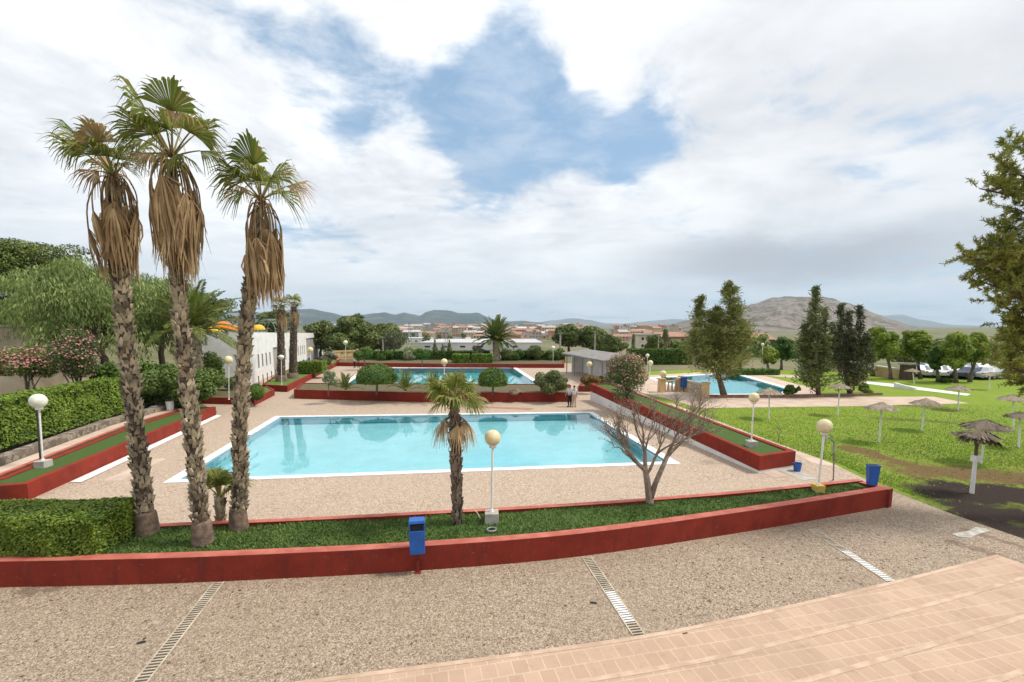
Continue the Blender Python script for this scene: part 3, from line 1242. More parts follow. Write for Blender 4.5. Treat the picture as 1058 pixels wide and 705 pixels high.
def fan_frond(g, st, base, d, pet, L, droop=.35, k=22, half=75, fold=.35, roll=0.0, wk=1.0, tipdroop=.55):
    """costapalmate leaf: petiole, pleated blade, free drooping tips"""
    d = Vector(d).normalized()
    up = Vector((0, 0, 1))
    pts = []
    p = Vector(base)
    dd = d.copy()
    for i in range(6):
        pts.append(p.copy())
        dd = (dd + Vector((0, 0, -1)) * droop * .12).normalized()
        p = p + dd * pet / 5
    st.tube(pts, [.03, .026, .023, .02, .018, .015], 5)
    hub = pts[-1]
    s = dd.cross(up)
    if s.length < .15:
        s = Vector((random.uniform(-1, 1), random.uniform(-1, 1), 0))
    s.normalize()
    s = Matrix.Rotation(roll, 3, dd) @ s
    n = s.cross(dd).normalized()
    da = math.radians(2 * half / k)
    for i in range(k):
        a = math.radians(-half) + da * (i + .5)
        sd = (dd * math.cos(a) + s * math.sin(a) - n * abs(math.sin(a)) * fold).normalized()
        Ls = L * (1 - .25 * abs(a) / math.radians(half)) * random.uniform(.88, 1.08)
        side = (s * math.cos(a) - dd * math.sin(a)).normalized()
        side = (side + n * (.35 if i % 2 else -.35)).normalized()
        P, Wd = [], []
        for t in (0, .3, .62, .72, .86, 1.0):
            q = hub + sd * Ls * t
            q.z -= (droop * .25 * t ** 2 + tipdroop * 1.5 * max(t - .55, 0) ** 1.5 * random.uniform(.8, 1.4)) * L
            P.append(q)
            if t <= .62:
                Wd.append(max(2 * Ls * t * math.tan(da / 2) * 1.04 * wk, .012))
            else:
                Wd.append(2 * Ls * .62 * math.tan(da / 2) * wk * (1 - (t - .62) / .38) * .55 + .010)
        strip(g, P, Wd, side)


def boots(b, core_pts, core_r, rings_per_m, per_ring, L, out_=.06, wid=.12, seed=0, t0=0.0, t1=1.0, lift=.55):
    """the cut leaf bases that armour a palm trunk"""
    pts = [Vector(p) for p in core_pts]
    seg = [0]
    for a, c in zip(pts, pts[1:]):
        seg.append(seg[-1] + (c - a).length)
    tot = seg[-1]
    n = int(tot * rings_per_m)
    for i in range(n):
        s = tot * (t0 + (t1 - t0) * (i + .5) / n)
        k = max(j for j in range(len(seg)) if seg[j] <= s + 1e-9)
        k = min(k, len(pts) - 2)
        u = (s - seg[k]) / (seg[k + 1] - seg[k])
        c = pts[k].lerp(pts[k + 1], u)
        r = core_r[k] * (1 - u) + core_r[k + 1] * u
        ax = (pts[k + 1] - pts[k]).normalized()
        for q in range(per_ring):
            if random.random() < .16:
                continue
            an = 2 * math.pi * (q + (i % 2) * .5 + random.uniform(-.28, .28)) / per_ring
            rd = Vector((math.cos(an), math.sin(an), 0))
            rd = (rd - ax * rd.dot(ax)).normalized()
            tg = ax.cross(rd)
            l = L * random.uniform(.55, 1.5)
            o = out_ * random.uniform(.35, 2.0)
            w = wid * random.uniform(.55, 1.25)
            a0 = c + rd * (r * random.uniform(.86, .97)) + ax * random.uniform(-.35, .35) * L
            tip = a0 + ax * l * lift + rd * o + tg * random.uniform(-.3, .3) * w
            lowp = a0 - ax * l * .45 + rd * .004
            b.add([lowp - tg * w * .5, lowp + tg * w * .5, a0 + tg * w * .52 + rd * o * .5, a0 - tg * w * .52 + rd * o * .5,
                   tip - tg * w * .2, tip + tg * w * .2, tip - rd * (o + .03) - ax * .02],
                  [(0, 1, 2, 3), (3, 2, 5, 4), (4, 5, 6), (2, 6, 5), (3, 4, 6)])


def washingtonia(label, axis, widths, heart, fronds, skirt_len, skirt_r, skirt_n, sc=1.0, group='tall fan palms in the front planter', boot=(8.5, 11), detail=1.0, fr_k=22):
    """axis: trunk points in space; heart: growing point; fronds: (angle in view plane, toward viewer, petiole, blade, droop, dead)"""
    base = Vector(axis[0])
    t = thing('fan_palm', label, 'palm tree', base, group=group)
    tr = MB()
    tr.cur = 1
    tr.tube(axis, widths, 14)
    tr.cur = 0
    boots(tr, axis, widths, boot[0] / sc, boot[1], .18 * sc, .065 * sc, .11 * sc, t0=.065, t1=.985)
    k = len(axis) - 1
    trunk = tr.build('trunk', [L_boot, mat('palm_core', (.045, .032, .023), (.11, .08, .06), 8, .95)], t)
    fl = MB()
    fl.lathe(base - Vector((0, 0, .1)), [(widths[0] * 1.62, 0), (widths[0] * 1.55, .14 * sc), (widths[0] * 1.42, .4 * sc), (widths[0] * 1.32, .66 * sc), (widths[0] * 1.22, .72 * sc), (widths[0] * .8, .74 * sc)], 16)
    fl.build('root_flare', mat('palm_root_bark', (.22, .155, .11), (.12, .085, .062), 7, .95, .8, 26, .03), trunk, smooth=True)
    g, dgr, st = MB(), MB(), MB()
    h = Vector(heart)
    for an, dep, pet, bl, dr, dead in fronds:
        an = 90 + (an - 90) * .86
        dr *= .8
        q_ = .80 + .32 * max(math.sin(math.radians(an)), 0) ** 4
        pet, bl = pet * q_, bl * q_
        a = R(an)
        d = RGT * math.cos(a) + Vector((0, 0, 1)) * math.sin(a) - HF * dep
        fan_frond(dgr if dead else g, st, h, d, pet * sc, bl * sc, dr, k=fr_k, roll=random.uniform(-.5, .5), fold=random.uniform(.25, .6), tipdroop=.7)
    g.build('leaves', L_fan, t)
    if dgr.v:
        dgr.build('dry_leaves', L_dead, t)
    st.build('leaf_stalks', mat('leaf_stalk', (.20, .20, .06), (.28, .20, .09), 6, .7), t, smooth=True)
    # skirt of dead hanging fans
    sk, ds = MB(), MB()
    for i in range(skirt_n):
        az = 2 * math.pi * (i * .381966 % 1) + random.uniform(-.2, .2)
        rd = Vector((math.cos(az), math.sin(az), 0))
        rr = skirt_r * random.uniform(.35, .95) * (1.25 if random.random() < .12 else 1)
        top = h - Vector((0, 0, random.uniform(.0, .35) * sc))
        zdrop = random.uniform(.5, 1.1) * sc
        bow = [top, top + rd * rr * .55 + Vector((0, 0, random.uniform(.02, .16) * sc)), top + rd * rr * .95 - Vector((0, 0, zdrop * .45)), top + rd * rr - Vector((0, 0, zdrop))]
        ds.tube(smooth_line(bow, 3), .018 * sc, 5)
        hub = bow[-1]
        Lb = skirt_len * random.uniform(.42, .74)
        nk = int(26 * detail)
        for q in range(nk):
            a2 = random.gauss(0, .62)
            tg = Vector((-rd.y, rd.x, 0))
            o = tg * a2 * .22 * sc + rd * random.uniform(-.12, .07) * sc
            l = Lb * random.uniform(.4, 1.15)
            p0 = hub + o * .12
            p1 = hub + o * .8 - Vector((0, 0, l * .35)) - rd * .04 * sc
            p2 = hub + o * 1.0 - Vector((0, 0, l * .7)) - rd * rr * .18
            p3 = hub + o * random.uniform(.6, 1.5) - Vector((0, 0, l)) - rd * rr * random.uniform(.1, .4)
            sd = (tg * random.uniform(.4, 1) + rd * random.uniform(-.7, .7)).normalized()
            strip(sk, [p0, p1, p2, p3], [.02 * sc, .05 * sc, .04 * sc, .008], sd)
    sk.build('dead_fronds', L_dead, t)
    ds.build('dead_stalks', mat('dead_stalk', (.36, .25, .13), (.20, .12, .06), 5, .8), t, smooth=True)
    return t


def axis_from_px(pts, z, base_px):
    ref = G(*base_px, z)
    P = [Q(x, y, ref) for x, y in pts]
    P[0] = ref.copy()
    return P, mpp(ref)


def rand_fronds(n, lo=-15, hi=195, pet=(.5, .9), bl=(.75, 1.1), dead=.12):
    out = []
    for i in range(n):
        an = lo + (hi - lo) * ((i + .5) / n) + random.uniform(-9, 9)
        out.append((an, random.uniform(-.9, .9), random.uniform(*pet), random.uniform(*bl), random.uniform(.2, .6), random.random() < dead))
    return out


FP = FZ - .08
ax1, k1 = axis_from_px([(153, 551), (147, 500), (140, 440), (134, 380), (127, 320), (122, 260), (119, 215), (118, 188)], FP, (153, 551))
washingtonia('leftmost tall fan palm rising from the corner of the clipped box hedge, leaning left', ax1, [w * k1 * .235 for w in (31, 29, 28, 28, 26, 24, 17, 11)], Q(118, 182, ax1[0]),
             [(122, .3, .75, 1.15, .3, 0), (138, -.4, .5, .95, .5, 0), (100, .2, .65, .95, .3, 0), (82, .6, .7, .8, .3, 1), (70, -.5, .85, .95, .3, 0), (52, .3, .5, .85, .5, 0),
              (112, -.7, .9, 1.0, .3, 0), (28, .4, .55, .75, .7, 0), (158, .3, .4, .8, .9, 1), (132, .6, .8, .95, .4, 0), (95, .8, .5, .8, .4, 0), (60, .8, .55, .7, .5, 0), (122, -.2, .3, .9, .6, 1)],
             2.15, .52, 36)
ax2, k2 = axis_from_px([(210, 561), (205, 510), (199, 450), (193, 390), (187, 330), (181, 260), (178, 215), (178, 175)], FP, (210, 561))
washingtonia('middle and tallest of the three big fan palms in the front planter', ax2, [w * k2 * .235 for w in (30, 28, 27, 26, 25, 22, 16, 11)], Q(178, 163, ax2[0]),
             [(108, .3, .95, 1.15, .3, 0), (128, -.3, .9, 1.05, .4, 0), (145, .5, .7, .9, .6, 0), (92, -.5, 1.0, 1.0, .3, 0), (72, .3, .95, 1.1, .35, 0), (55, -.3, .8, 1.05, .45, 0),
              (36, .3, .95, 1.05, .5, 0), (20, -.2, .8, .9, .7, 0), (62, .8, .7, .9, .4, 0), (118, .8, .7, .9, .4, 0), (165, .2, .5, .85, .8, 1), (98, .9, .5, .8, .4, 0), (80, .1, .6, .8, .4, 1),
              (10, .6, .4, .75, .9, 0), (155, -.5, .75, .9, .6, 0)],
             2.5, .57, 38)
ax3, k3 = axis_from_px([(247, 547), (248, 500), (248, 440), (251, 380), (255, 330), (260, 285), (266, 240), (269, 215)], FP, (247, 547))
washingtonia('right one of the three big fan palms, leaning right', ax3, [w * k3 * .235 for w in (27, 25, 24, 24, 23, 20, 15, 10)], Q(270, 207, ax3[0]),
             [(90, .3, .75, 1.0, .25, 0), (108, -.4, .8, .95, .35, 0), (128, .3, .75, .95, .5, 0), (146, -.2, .8, .9, .6, 1), (72, -.4, .75, .9, .35, 0), (50, .3, .7, 1.0, .45, 0), (36, -.3, .85, 1.05, .55, 1),
              (18, .2, .7, 1.0, .75, 0), (150, .6, .5, .8, .8, 0), (85, .8, .5, .8, .3, 0), (118, .8, .55, .8, .4, 0), (62, .8, .55, .8, .4, 0), (100, -.8, .6, .9, .3, 0)],
             2.2, .49, 34)

# the two slim far palms in planter 3
for px, py, tw, hpy, lab in ((291, 394, 8, 312, 'left one of two slim palms standing by the white building'),
                             (302.5, 391, 8, 309, 'right one of two slim palms standing by the white building')):
    zb = .55
    ref = G(px, py, zb)
    k = mpp(ref)
    dx = 1 if px > 300 else -1
    A = [ref] + [Q(px + dx * .3 * i, py + (hpy + 8 - py) * i / 5, ref) for i in range(1, 6)]
    washingtonia(lab, A, [tw * k * .5 * f for f in (1, .95, .9, .85, .8, .55)], Q(px + dx, hpy + 4, ref), rand_fronds(11, -10, 190, (.35, .6), (.8, 1.1), .05), 2.6, .55, 26,
                 sc=1.0, group='slim fan palms by the white building', boot=(4, 7), detail=.6, fr_k=14)


def small_fan_palm():
    """windmill-like palm in front of the pale pool"""
    ref = G(473, 541, FP)
    k = mpp(ref)
    A = [ref] + [Q(473 - .6 * i * (1 if i < 3 else 1), 541 - 21 * i, ref) for i in range(1, 7)]
    t = thing('fan_palm', 'short bristly fan palm in front of the pale pool, near the globe lamp', 'palm tree', ref)
    core, tr = MB(), MB()
    W_ = [4.6 * k, 4.8 * k, 5 * k, 5.2 * k, 5.2 * k, 5 * k, 3.5 * k]
    core.tube(A, W_, 12)
    boots(tr, A, W_, 11, 11, .13, .045, .085, lift=.8)
    trunk = tr.build('trunk', leafmat('bristly_boots', (.06, .045, .032), (.24, .185, .14), None, 0, 0, 3, .9), t)
    core.build('trunk_core', MATS['palm_core'], trunk, smooth=True)
    g, st, dg, sd_ = MB(), MB(), MB(), MB()
    heart = A[-1] + Vector((0, 0, .02))
    for i in range(24):
        az = 2 * math.pi * (i * .381966 % 1)
        el = R(random.uniform(0, 60)) if i > 5 else R(random.uniform(55, 85))
        d = Vector((math.cos(az) * math.cos(el), math.sin(az) * math.cos(el), math.sin(el)))
        fan_frond(g, st, heart, d, random.uniform(.35, .55), random.uniform(.55, .72), .45, 18, 95, .2, random.uniform(-.4, .4), tipdroop=.5)
    low = heart - Vector((0, 0, .45))
    for an, dep in ((165, .2), (178, .6), (12, .2), (0, .6), (-60, 1.2), (170, -.6), (5, -.8)):
        a = R(an)
        d = RGT * math.cos(a) + Vector((0, 0, 1)) * math.sin(a) * .4 - HF * dep
        fan_frond(dg, sd_, low, d, .36, .5, 1.2, 16, 75, .6, 0, tipdroop=.9)
    g.build('leaves', L_fan, t)
    dg.build('dry_leaves', L_dead, t)
    sd_.build('dead_stalks', MATS['dead_stalk'], t, smooth=True)
    st.build('leaf_stalks', MATS['leaf_stalk'], t, smooth=True)
    # sapling between the tall palms
    ref = G(228, 541, FP)
    t = thing('fan_palm', 'young bushy fan palm growing between the tall palm trunks', 'palm tree', ref)
    top = Q(227, 514, ref)
    c = MB()
    c.tube([ref, top], [.11, .10], 10)
    boots(c, [ref, top], [.10, .10], 9, 8, .14, .05, .1, lift=.8)
    c.build('trunk', L_boot, t)
    g, st = MB(), MB()
    for i in range(15):
        az = 2 * math.pi * (i * .381966 % 1)
        el = R(random.uniform(25, 86))
        d = Vector((math.cos(az) * math.cos(el), math.sin(az) * math.cos(el), math.sin(el)))
        fan_frond(g, st, top, d, random.uniform(.35, .5), random.uniform(.6, .8), .3, 18, 80, .15, random.uniform(-.4, .4))
    g.build('leaves', L_fan, t)
    st.build('leaf_stalks', MATS['leaf_stalk'], t, smooth=True)


small_fan_palm()


def feather_palm(label, base, trunk_h, trunk_r, n, flen, lw, el=(5, 80), group=None, droop=.9, k=26, lm=None, zoff=0, bootq=(5, 8)):
    base = Vector(base)
    t = thing('feather_palm', label, 'palm tree', base, group=group)
    top = base + Vector((0, 0, trunk_h))
    if trunk_h > .3:
        b = MB()
        A = [base, base.lerp(top, .5), top]
        rr = [trunk_r * 1.15, trunk_r, trunk_r * 1.1]
        b.tube(A, rr, 12)
        boots(b, A, rr, bootq[0], bootq[1], .25, .06, .2)
        b.build('trunk', L_boot, t)
    V, st = [], MB()
    for i in range(n):
        az = 2 * math.pi * (i * .381966 % 1) + random.uniform(-.1, .1)
        e = R(el[0] + (el[1] - el[0]) * ((i + .5) / n) ** .8)
        d = Vector((math.cos(az) * math.cos(e), math.sin(az) * math.cos(e), math.sin(e)))
        L = flen * random.uniform(.85, 1.1)
        p = top.copy()
        pts = []
        for j in range(k + 1):
            pts.append(p.copy())
            d = (d + Vector((0, 0, -1)) * droop * 1.6 / k * (.35 + j / k)).normalized()
            p = p + d * L / k
        st.tube(pts[::4] + [pts[-1]], [max(.035 * flen / 3 * (1 - q / (len(pts[::4]))), .004) for q in range(len(pts[::4]) + 1)], 4)
        for j in range(3, k + 1):
            tt = j / k
            dd = (pts[j] - pts[j - 1]).normalized()
            s = dd.cross(Vector((0, 0, 1)))
            s = s.normalized() if s.length > .1 else Vector((1, 0, 0))
            nn = s.cross(dd)
            ll = flen * .17 * math.sin(math.pi * min(.12 + tt * .88, 1)) ** .6 * random.uniform(.8, 1.15) + .04
            for sg in (-1, 1):
                for sub in (0, .5):
                    q0 = pts[j].lerp(pts[j - 1], sub)
                    ld = (s * sg * .8 + dd * .75 + nn * random.uniform(.05, .45)).normalized()
                    tip = q0 + ld * ll + Vector((0, 0, -ll * .22))
                    m = q0 + ld * ll * .45
                    V += [q0, m + dd * lw * .5, tip, m - dd * lw * .5]
    V = np.array([tuple(v) for v in V])
    np_mesh('leaves', V, np.arange(len(V)).reshape(-1, 4), lm or L_date, t)
    st.build('leaf_stalks', MATS['leaf_stalk'], t, smooth=True)
    return t


# canary palm behind the far planter, another at the left, saplings in the middle planter
ref = G(513, 374, .3)
feather_palm('broad date palm standing behind the far end of the turquoise pool', ref, Q(513, 351, ref).z - ref.z, .62, 46, 26 * mpp(ref), .22, (-12, 82), droop=.75, k=24)
ref = D(200, 40, 1.2)
feather_palm('big date palm with arching fronds behind the round shrub at left', ref, Q(200, 342, ref).z - ref.z, .45, 40, 58 * mpp(ref), .13, (-12, 75), droop=.85)
for px, py, fl, lab in ((357, 406, 1.6, 'small date palm sapling left of the bigger ball tree'),
                        (419, 407, 2.0, 'young date palm right of the bigger ball tree'),
                        (448, 407, 2.0, 'young date palm just left of the small far globe lamp')):
    feather_palm(lab, G(px, py, .72), .25, .12, 18, fl, .06, (20, 85), 'young date palms in the middle planter', .8, 18)
ref = G(722, 0, 0) if False else None

# ------------------------------------------------------------------ hedges
c0, c1 = G(-95, 577, FP), G(128, 575, FP)


def front_hedge():
    # clipped box: front along the wall, top seen from above
    fl = G(-70, 584, FP)
    fr = G(97, 579, FP)
    rz = math.atan2(fr.y - fl.y, fr.x - fl.x)
    hgt = 1.0
    ex = Vector((math.cos(rz), math.sin(rz), 0))
    ey = Vector((-math.sin(rz), math.cos(rz), 0))
    L = (fr - fl).length
    dep = 1.55
    c = fl + ex * L / 2 + ey * (dep / 2 + .12) + Vector((0, 0, hgt / 2))
    t = hedge('hedge', 'low clipped box hedge in the left corner of the front planter', c, (L, dep, hgt), rz, 44000, .078, .040, leafmat('box_leaf', (.030, .062, .008), (.19, .26, .030), (.26, .30, .06), .1, .2, 1.6), M_core)
    return c


front_hedge()


def tall_hedge():
    a = LT[1] + Vector((-1.6, .4, 0))
    b_ = G(0, 466, 1.0)
    pts = [Vector((-34.0, 14.5, 0)), G(0, 462, 1.05), G(140, 421, 1.05), G(182, 408, 1.05)]
    t = thing('hedge', 'tall dark clipped hedge along the left path above the stone wall', 'hedge', (pts[1].x, pts[1].y, 1.0))
    core = MB()
    Ps, Ns = [], []
    for i in range(3):
        p, q = pts[i], pts[i + 1]
        L = (q - p).length
        rz = math.atan2(q.y - p.y, q.x - p.x)
        ey = Vector((-math.sin(rz), math.cos(rz), 0))
        hh = [2.25, 2.15, 1.9][i]
        c = (p + q) / 2 + ey * .75
        c.z = 1.05 - .12 + hh / 2
        core.box(c, (L + .2, 1.15, hh - .3 - i * .01), rz)
        n = int([9000, 30000, 6000][i])
        P, N = box_points(c, (L, 1.5, hh), rz, n)
        Ps.append(P)
        Ns.append(N)
    core.build('branches', M_core, t)
    P, N = np.vstack(Ps), np.vstack(Ns)
    V, F = leaf_quads(P, N, .14, .10, 'face', .75)
    np_mesh('foliage', V, F, L_hedge, t)


tall_hedge()


def small_hedge(label, x0, x1, y0, y1, z, depth, n, L, lm=L_hedge):
    a, b_ = G(x0, y1, z), G(x1, y1, z)
    h = Q((x0 + x1) / 2, y0, (a + b_) / 2).z - z
    rz = math.atan2(b_.y - a.y, b_.x - a.x)
    c = (a + b_) / 2 + HF * depth / 2
    c.z = z + h / 2
    hedge('hedge', label, c, ((b_ - a).length, depth, h), rz, n, L, L * .7, lm, M_core)


small_hedge('bright green clipped hedge block beside the two slim palms', 307, 333, 374, 386.5, .6, 2.0, 5000, .16)
small_hedge('left one of two clipped hedge blocks at the far end of the turquoise pool', 467, 484, 366.2, 375.5, .55, 2.0, 2500, .22)
small_hedge('right one of two clipped hedge blocks, beside the date palm', 487, 509, 366.2, 375.5, .55, 2.0, 3000, .22)
small_hedge('dark hedge behind the shelter and before the brick building', 650, 716, 361, 377, 0, 2.5, 5000, .3, L_hedged)
small_hedge('low dark hedge behind the lawn pool at its right', 757, 806, 382.5, 388, 0, 2, 2600, .28, L_hedged)
small_hedge('dark hedge line on the far edge of the compound, left of the date palm', 372, 506, 363, 375.2, 0, 1.5, 8000, .28, L_hedged)
small_hedge('dark hedge line on the far edge of the compound, right of the date palm', 518, 584, 363, 375.2, 0, 1.5, 5000, .28, L_hedged)

# ------------------------------------------------------------------ trees and shrubs
tree('pepper_tree', 'big pale green drooping tree behind the pink flowering shrubs', 'tree', D(105, 38, 1), (22, 262, 172, 402), 46, .30, 30000, .34, .085, L_pepper, M_bark, 'hang', .35, spread=1.0)
tree('pepper_tree', 'drooping green tree seen between the two left palm trunks', 'tree', D(165, 43, 1), (128, 262, 202, 398), 24, .38, 14000, .36, .09, L_pepper, M_bark, 'hang', .3, spread=1.0)
tree('pine_tree', 'dark green pine on the rise at the far left edge', 'tree', D(-30, 58, 2), (-90, 236, 22, 360), 40, .26, 20000, .40, .16, L_pine, M_pinebark, 'face', .4, 'pines on the left rise', spread=.9, flat=.6)
tree('pine_tree', 'rounded pine on the rise behind the pale drooping tree', 'tree', D(42, 62, 2), (-8, 232, 92, 350), 40, .26, 20000, .40, .16, L_pine, M_pinebark, 'face', .4, 'pines on the left rise', spread=.9, flat=.6)
tree('pine_tree', 'pine crown showing just above the date palm fronds', 'tree', D(212, 70, 2), (178, 291, 240, 372), 26, .30, 10000, .40, .16, L_pine, M_pinebark, 'face', .3, 'pines on the left rise', spread=.9, flat=.7)
tree('bush', 'bright yellow green bush at the left edge beside the wall', 'shrub', D(2, 44, 1), (-14, 303, 24, 352), 8, .4, 2600, .3, .16, L_broad, M_bark, 'face', .1)


for lab, px, dist, box, lm, n in (('dark understory bush left of the leftmost palm trunk, behind the hedge', 112, 31, (98, 372, 134, 410), L_hedged, 5000),
                             ('broad dark bush between the left and middle palm trunks', 152, 34, (132, 368, 172, 412), L_hedged, 5000),
                             ('tall green bush hiding the end of the white building', 214, 44, (200, 362, 232, 404), L_olive, 4200),
                             ('leafy bush behind the oleanders at the left edge', 30, 31, (-10, 352, 62, 392), L_pepper, 5000)):
    tree('bush', lab, 'shrub', D(px, dist, .6), box, 14, .4, n, .2, .12, lm, M_bark, 'face', .08)


def oleander(label, base, box, n, nf, lm=L_olive, k=14, L=.16):
    t, bl = tree('oleander', label, 'shrub', base, box, k, .36, n, L, L * .3, lm, M_bark, 'face', .10, 'flowering oleanders', nl=9, thr=.1)
    P, N = blob_points([(q[0], q[1], q[2], q[3] * 1.06, q[4] * 1.06, q[5] * 1.06) for q in bl], nf, .92, .1)
    V, F = leaf_quads(P, N, L * .8, L * .6, 'face', .6)
    np_mesh('flowers', V, F, L_pinkfl, t)['kind'] = 'stuff'


oleander('pink flowering oleander at the left edge behind the tall hedge', D(20, 28, 1), (-14, 345, 58, 396), 9000, 1300)
oleander('darker flowering oleander left of the tall palm trunks, behind the hedge', D(74, 29, 1), (46, 337, 104, 394), 8000, 700, leafmat('dark_oleander', (.022, .04, .010), (.085, .11, .028), None, 0, .2, .8))
oleander('pink flowering oleander growing in the right planter', G(648, 409, 1.3), (621, 357, 673, 418), 12000, 1700, k=26)
tree('bush', 'big round light green shrub behind the palm trunks', 'shrub', G(188, 421, .6), (150, 366, 229, 420), 20, .36, 14000, .2, .13, leafmat('round_shrub_leaf', (.05, .085, .016), (.14, .19, .05), None, 0, .3, 1), M_bark, 'face', .1)
tree('bush', 'dense low bush behind the gap left of the white building', 'shrub', D(243, 44, .5), (228, 385, 262, 404), 8, .4, 2200, .2, .13, L_hedged, M_bark, 'face', .08)
tree('bush', 'small ball shrub in the little planter by the white building', 'shrub', G(265, 414, .5), (258, 397, 272, 413), 1, .9, 2500, .11, .07, L_topi, M_bark, 'face', .06,
     blobs=[(*Q(265, 405, G(265, 414, .5)), .55, .55, .62)], inner=.85)
tree('bush', 'purplish green rounded bush beside the bright hedge block', 'shrub', G(344, 379, .6), (327, 363.5, 350, 379), 10, .45, 4000, .2, .12, leafmat('purple_bush', (.05, .06, .035), (.13, .13, .075), None, 0, .2, 1), M_bark, 'face', .1)
tree('olive_tree', 'small silvery olive sapling at the left end of the middle planter', 'tree', G(339, 409, .7), (331, 380, 348, 406), 12, .4, 1500, .16, .07, L_silver, M_barkgrey, 'face', .04, spread=1.2)


def topiary(label, base_px, c_px, rx, rz, n, L=.13):
    base = G(*base_px, .72)
    c = Q(*c_px, base)
    k = mpp(base)
    t = thing('topiary_tree', label, 'tree', base, group='ball clipped trees in the middle planter')
    b = MB()
    b.tube([base - Vector((0, 0, .1)), base.lerp(c, .5) + Vector((.04, 0, 0)), c], [.10, .085, .08], 8)
    for i in range(7):
        a = i * .9
        b.tube([base.lerp(c, .55), c + Vector((math.cos(a) * rx * k * .6, math.sin(a) * rx * k * .6, -.1))], [.05, .02], 5)
    b.build('trunk', M_bark, t, smooth=True)
    d = rvec(n)
    d[:, 2] = np.where(d[:, 2] < -.25, -.25 + rng.uniform(-.12, .05, n), d[:, 2])
    lump = 1 + .05 * np.sin(d[:, :1] * 7) * np.cos(d[:, 1:2] * 6 + 1)
    P = np.array(c) + d * lump * rng.uniform(.84, 1.03, (n, 1)) * np.array([rx * k, rx * k, rz * k])
    P[:, 2] -= .12
    V, F = leaf_quads(P, unit(d), L, L * .65, 'face', .9)
    np_mesh('foliage', V, F, L_topi, t)


topiary('bigger ball clipped tree at the left of the middle planter', (389, 407), (389, 389), 20.5, 14.5, 9000)
topiary('smaller ball clipped tree right of the fan palm in the middle planter', (509, 407), (509, 392), 15, 13.5, 7000)
tree('bush', 'wide leafy shrub at the right end of the middle planter', 'shrub', G(570, 407, .7), (549, 382, 591, 408), 34, .36, 11000, .17, .10, leafmat('laurel_leaf', (.045, .065, .018), (.15, .18, .06), (.22, .19, .10), .12, .25, 1), M_bark, 'face', .1)
tree('bush', 'rust coloured rounded bush in the small red planter', 'shrub', G(603, 402, .5), (595.5, 385.5, 620, 400), 10, .45, 5000, .16, .08, L_rust, M_bark, 'face', .07)
b = MB()
rk = G(532, 407, .72)
b.sphere(rk + Vector((0, 0, .15)), .5, 9, 6, .6)
for i, v in enumerate(b.v):
    b.v[i] = (v[0] + random.uniform(-.08, .08), v[1] + random.uniform(-.08, .08), v[2] + random.uniform(-.06, .06))
o = b.build('rock', mat('brown_rock', (.17, .11, .08), (.25, .18, .13), 3, .9, .5, 10, .05))
tag(o, 'brown rock lying in the middle planter, between ball tree and shrub', 'rock')

# far side of the pools: pines, shrubs, clipped ball
pf = 'pines behind the turquoise pool'
for lab, px, dist, box, n in (('pine directly right of the white building', 330, 98, (312, 326, 350, 374), 7000),
                              ('tallest pine of the clump behind the turquoise pool', 366, 96, (338, 321, 392, 376), 11000),
                              ('pine at the right of the clump, above the beige balustrade', 396, 100, (374, 330, 418, 376), 8000),
                              ('low round pine in front of the clump', 352, 92, (336, 340, 372, 372), 4500),
                              ('small pine behind the flat roof of the white building', 282, 104, (262, 318, 304, 356), 4500)):
    tree('pine_tree', lab, 'tree', D(px, dist, 0), box, 30, .30, int(n * 1.2), .55, .26, L_pinefar, M_pinebark, 'face', .3, pf, flat=.75)
tree('eucalyptus_tree', 'grey stemmed tree with sparse crown at the right of the pine clump', 'tree', D(406, 88, 0), (396, 338, 420, 368), 12, .4, 2600, .5, .16, leafmat('grey_leaf', (.06, .075, .035), (.15, .165, .09), None, 0, .2, .5), M_barkgrey, 'hang', .3)
tree('bush', 'clipped dome tree right behind the far pair of people', 'tree', G(377, 379, .5), (366.5, 358.5, 386, 374), 6, .6, 3000, .26, .16, L_topi, M_bark, 'face', .1)
tree('bush', 'dark round clipped bush behind the turquoise pool, near the mast', 'shrub', G(436, 378, .5), (427, 357.5, 445, 372), 6, .6, 3000, .26, .16, L_hedged, M_bark, 'face', .1)
for lab, px, box in (('left pointed dark cypress of a cluster behind the far planter', 449, (444, 352, 455, 374)), ('middle pointed cypress of the cluster behind the far planter', 457, (452, 356, 462, 374)),
                     ('right pointed cypress of the cluster behind the far planter', 464, (459, 352, 469, 374))):
    ref = D(px, 84, 0)
    p0, p1 = Q(px, box[3], ref), Q(px, box[1], ref)
    h_ = p1.z - p0.z
    rr = (box[2] - box[0]) / 2 * mpp(ref)
    bl = [(ref.x, ref.y, p0.z + h_ * (.12 + .16 * i), rr * (1 - i * .17), rr * (1 - i * .17), h_ * .13) for i in range(6)]
    tree('cypress_tree', lab, 'tree', ref, None, 0, 0, 1500, .3, .14, L_cyp, M_bark, 'face', .12, 'cypresses behind the far planter', blobs=bl)
for lab, px, box, lm in (('loose pale shrub behind the two clipped hedge blocks', 490, (482, 357.5, 503, 369), L_silver), ('pale green shrub right of the broad date palm', 524, (516, 358, 536, 373), L_pepper),
                         ('dark shrub between the date palm and the wide olive bushes', 533, (527, 360, 542, 375), L_hedged), ('wide rounded olive green bush left of the far lamp', 553, (539, 356, 568, 375), L_pine),
                         ('small olive green bush behind the lamp by the shelter', 574, (563, 358, 584, 374), L_olive), ('pale bush beside the grey stemmed tree', 424, (416, 357, 431, 374), L_silver),
                         ('dark bush left of the pale bush, under the pines', 399, (389, 360, 408, 375), L_hedged)):
    tree('bush', lab, 'shrub', D(px, 82, 0), box, 9, .42, 2200, .3, .16, lm, M_bark, 'face', .1, 'shrubs behind the far planter')
pm = 'pines behind the shelter'
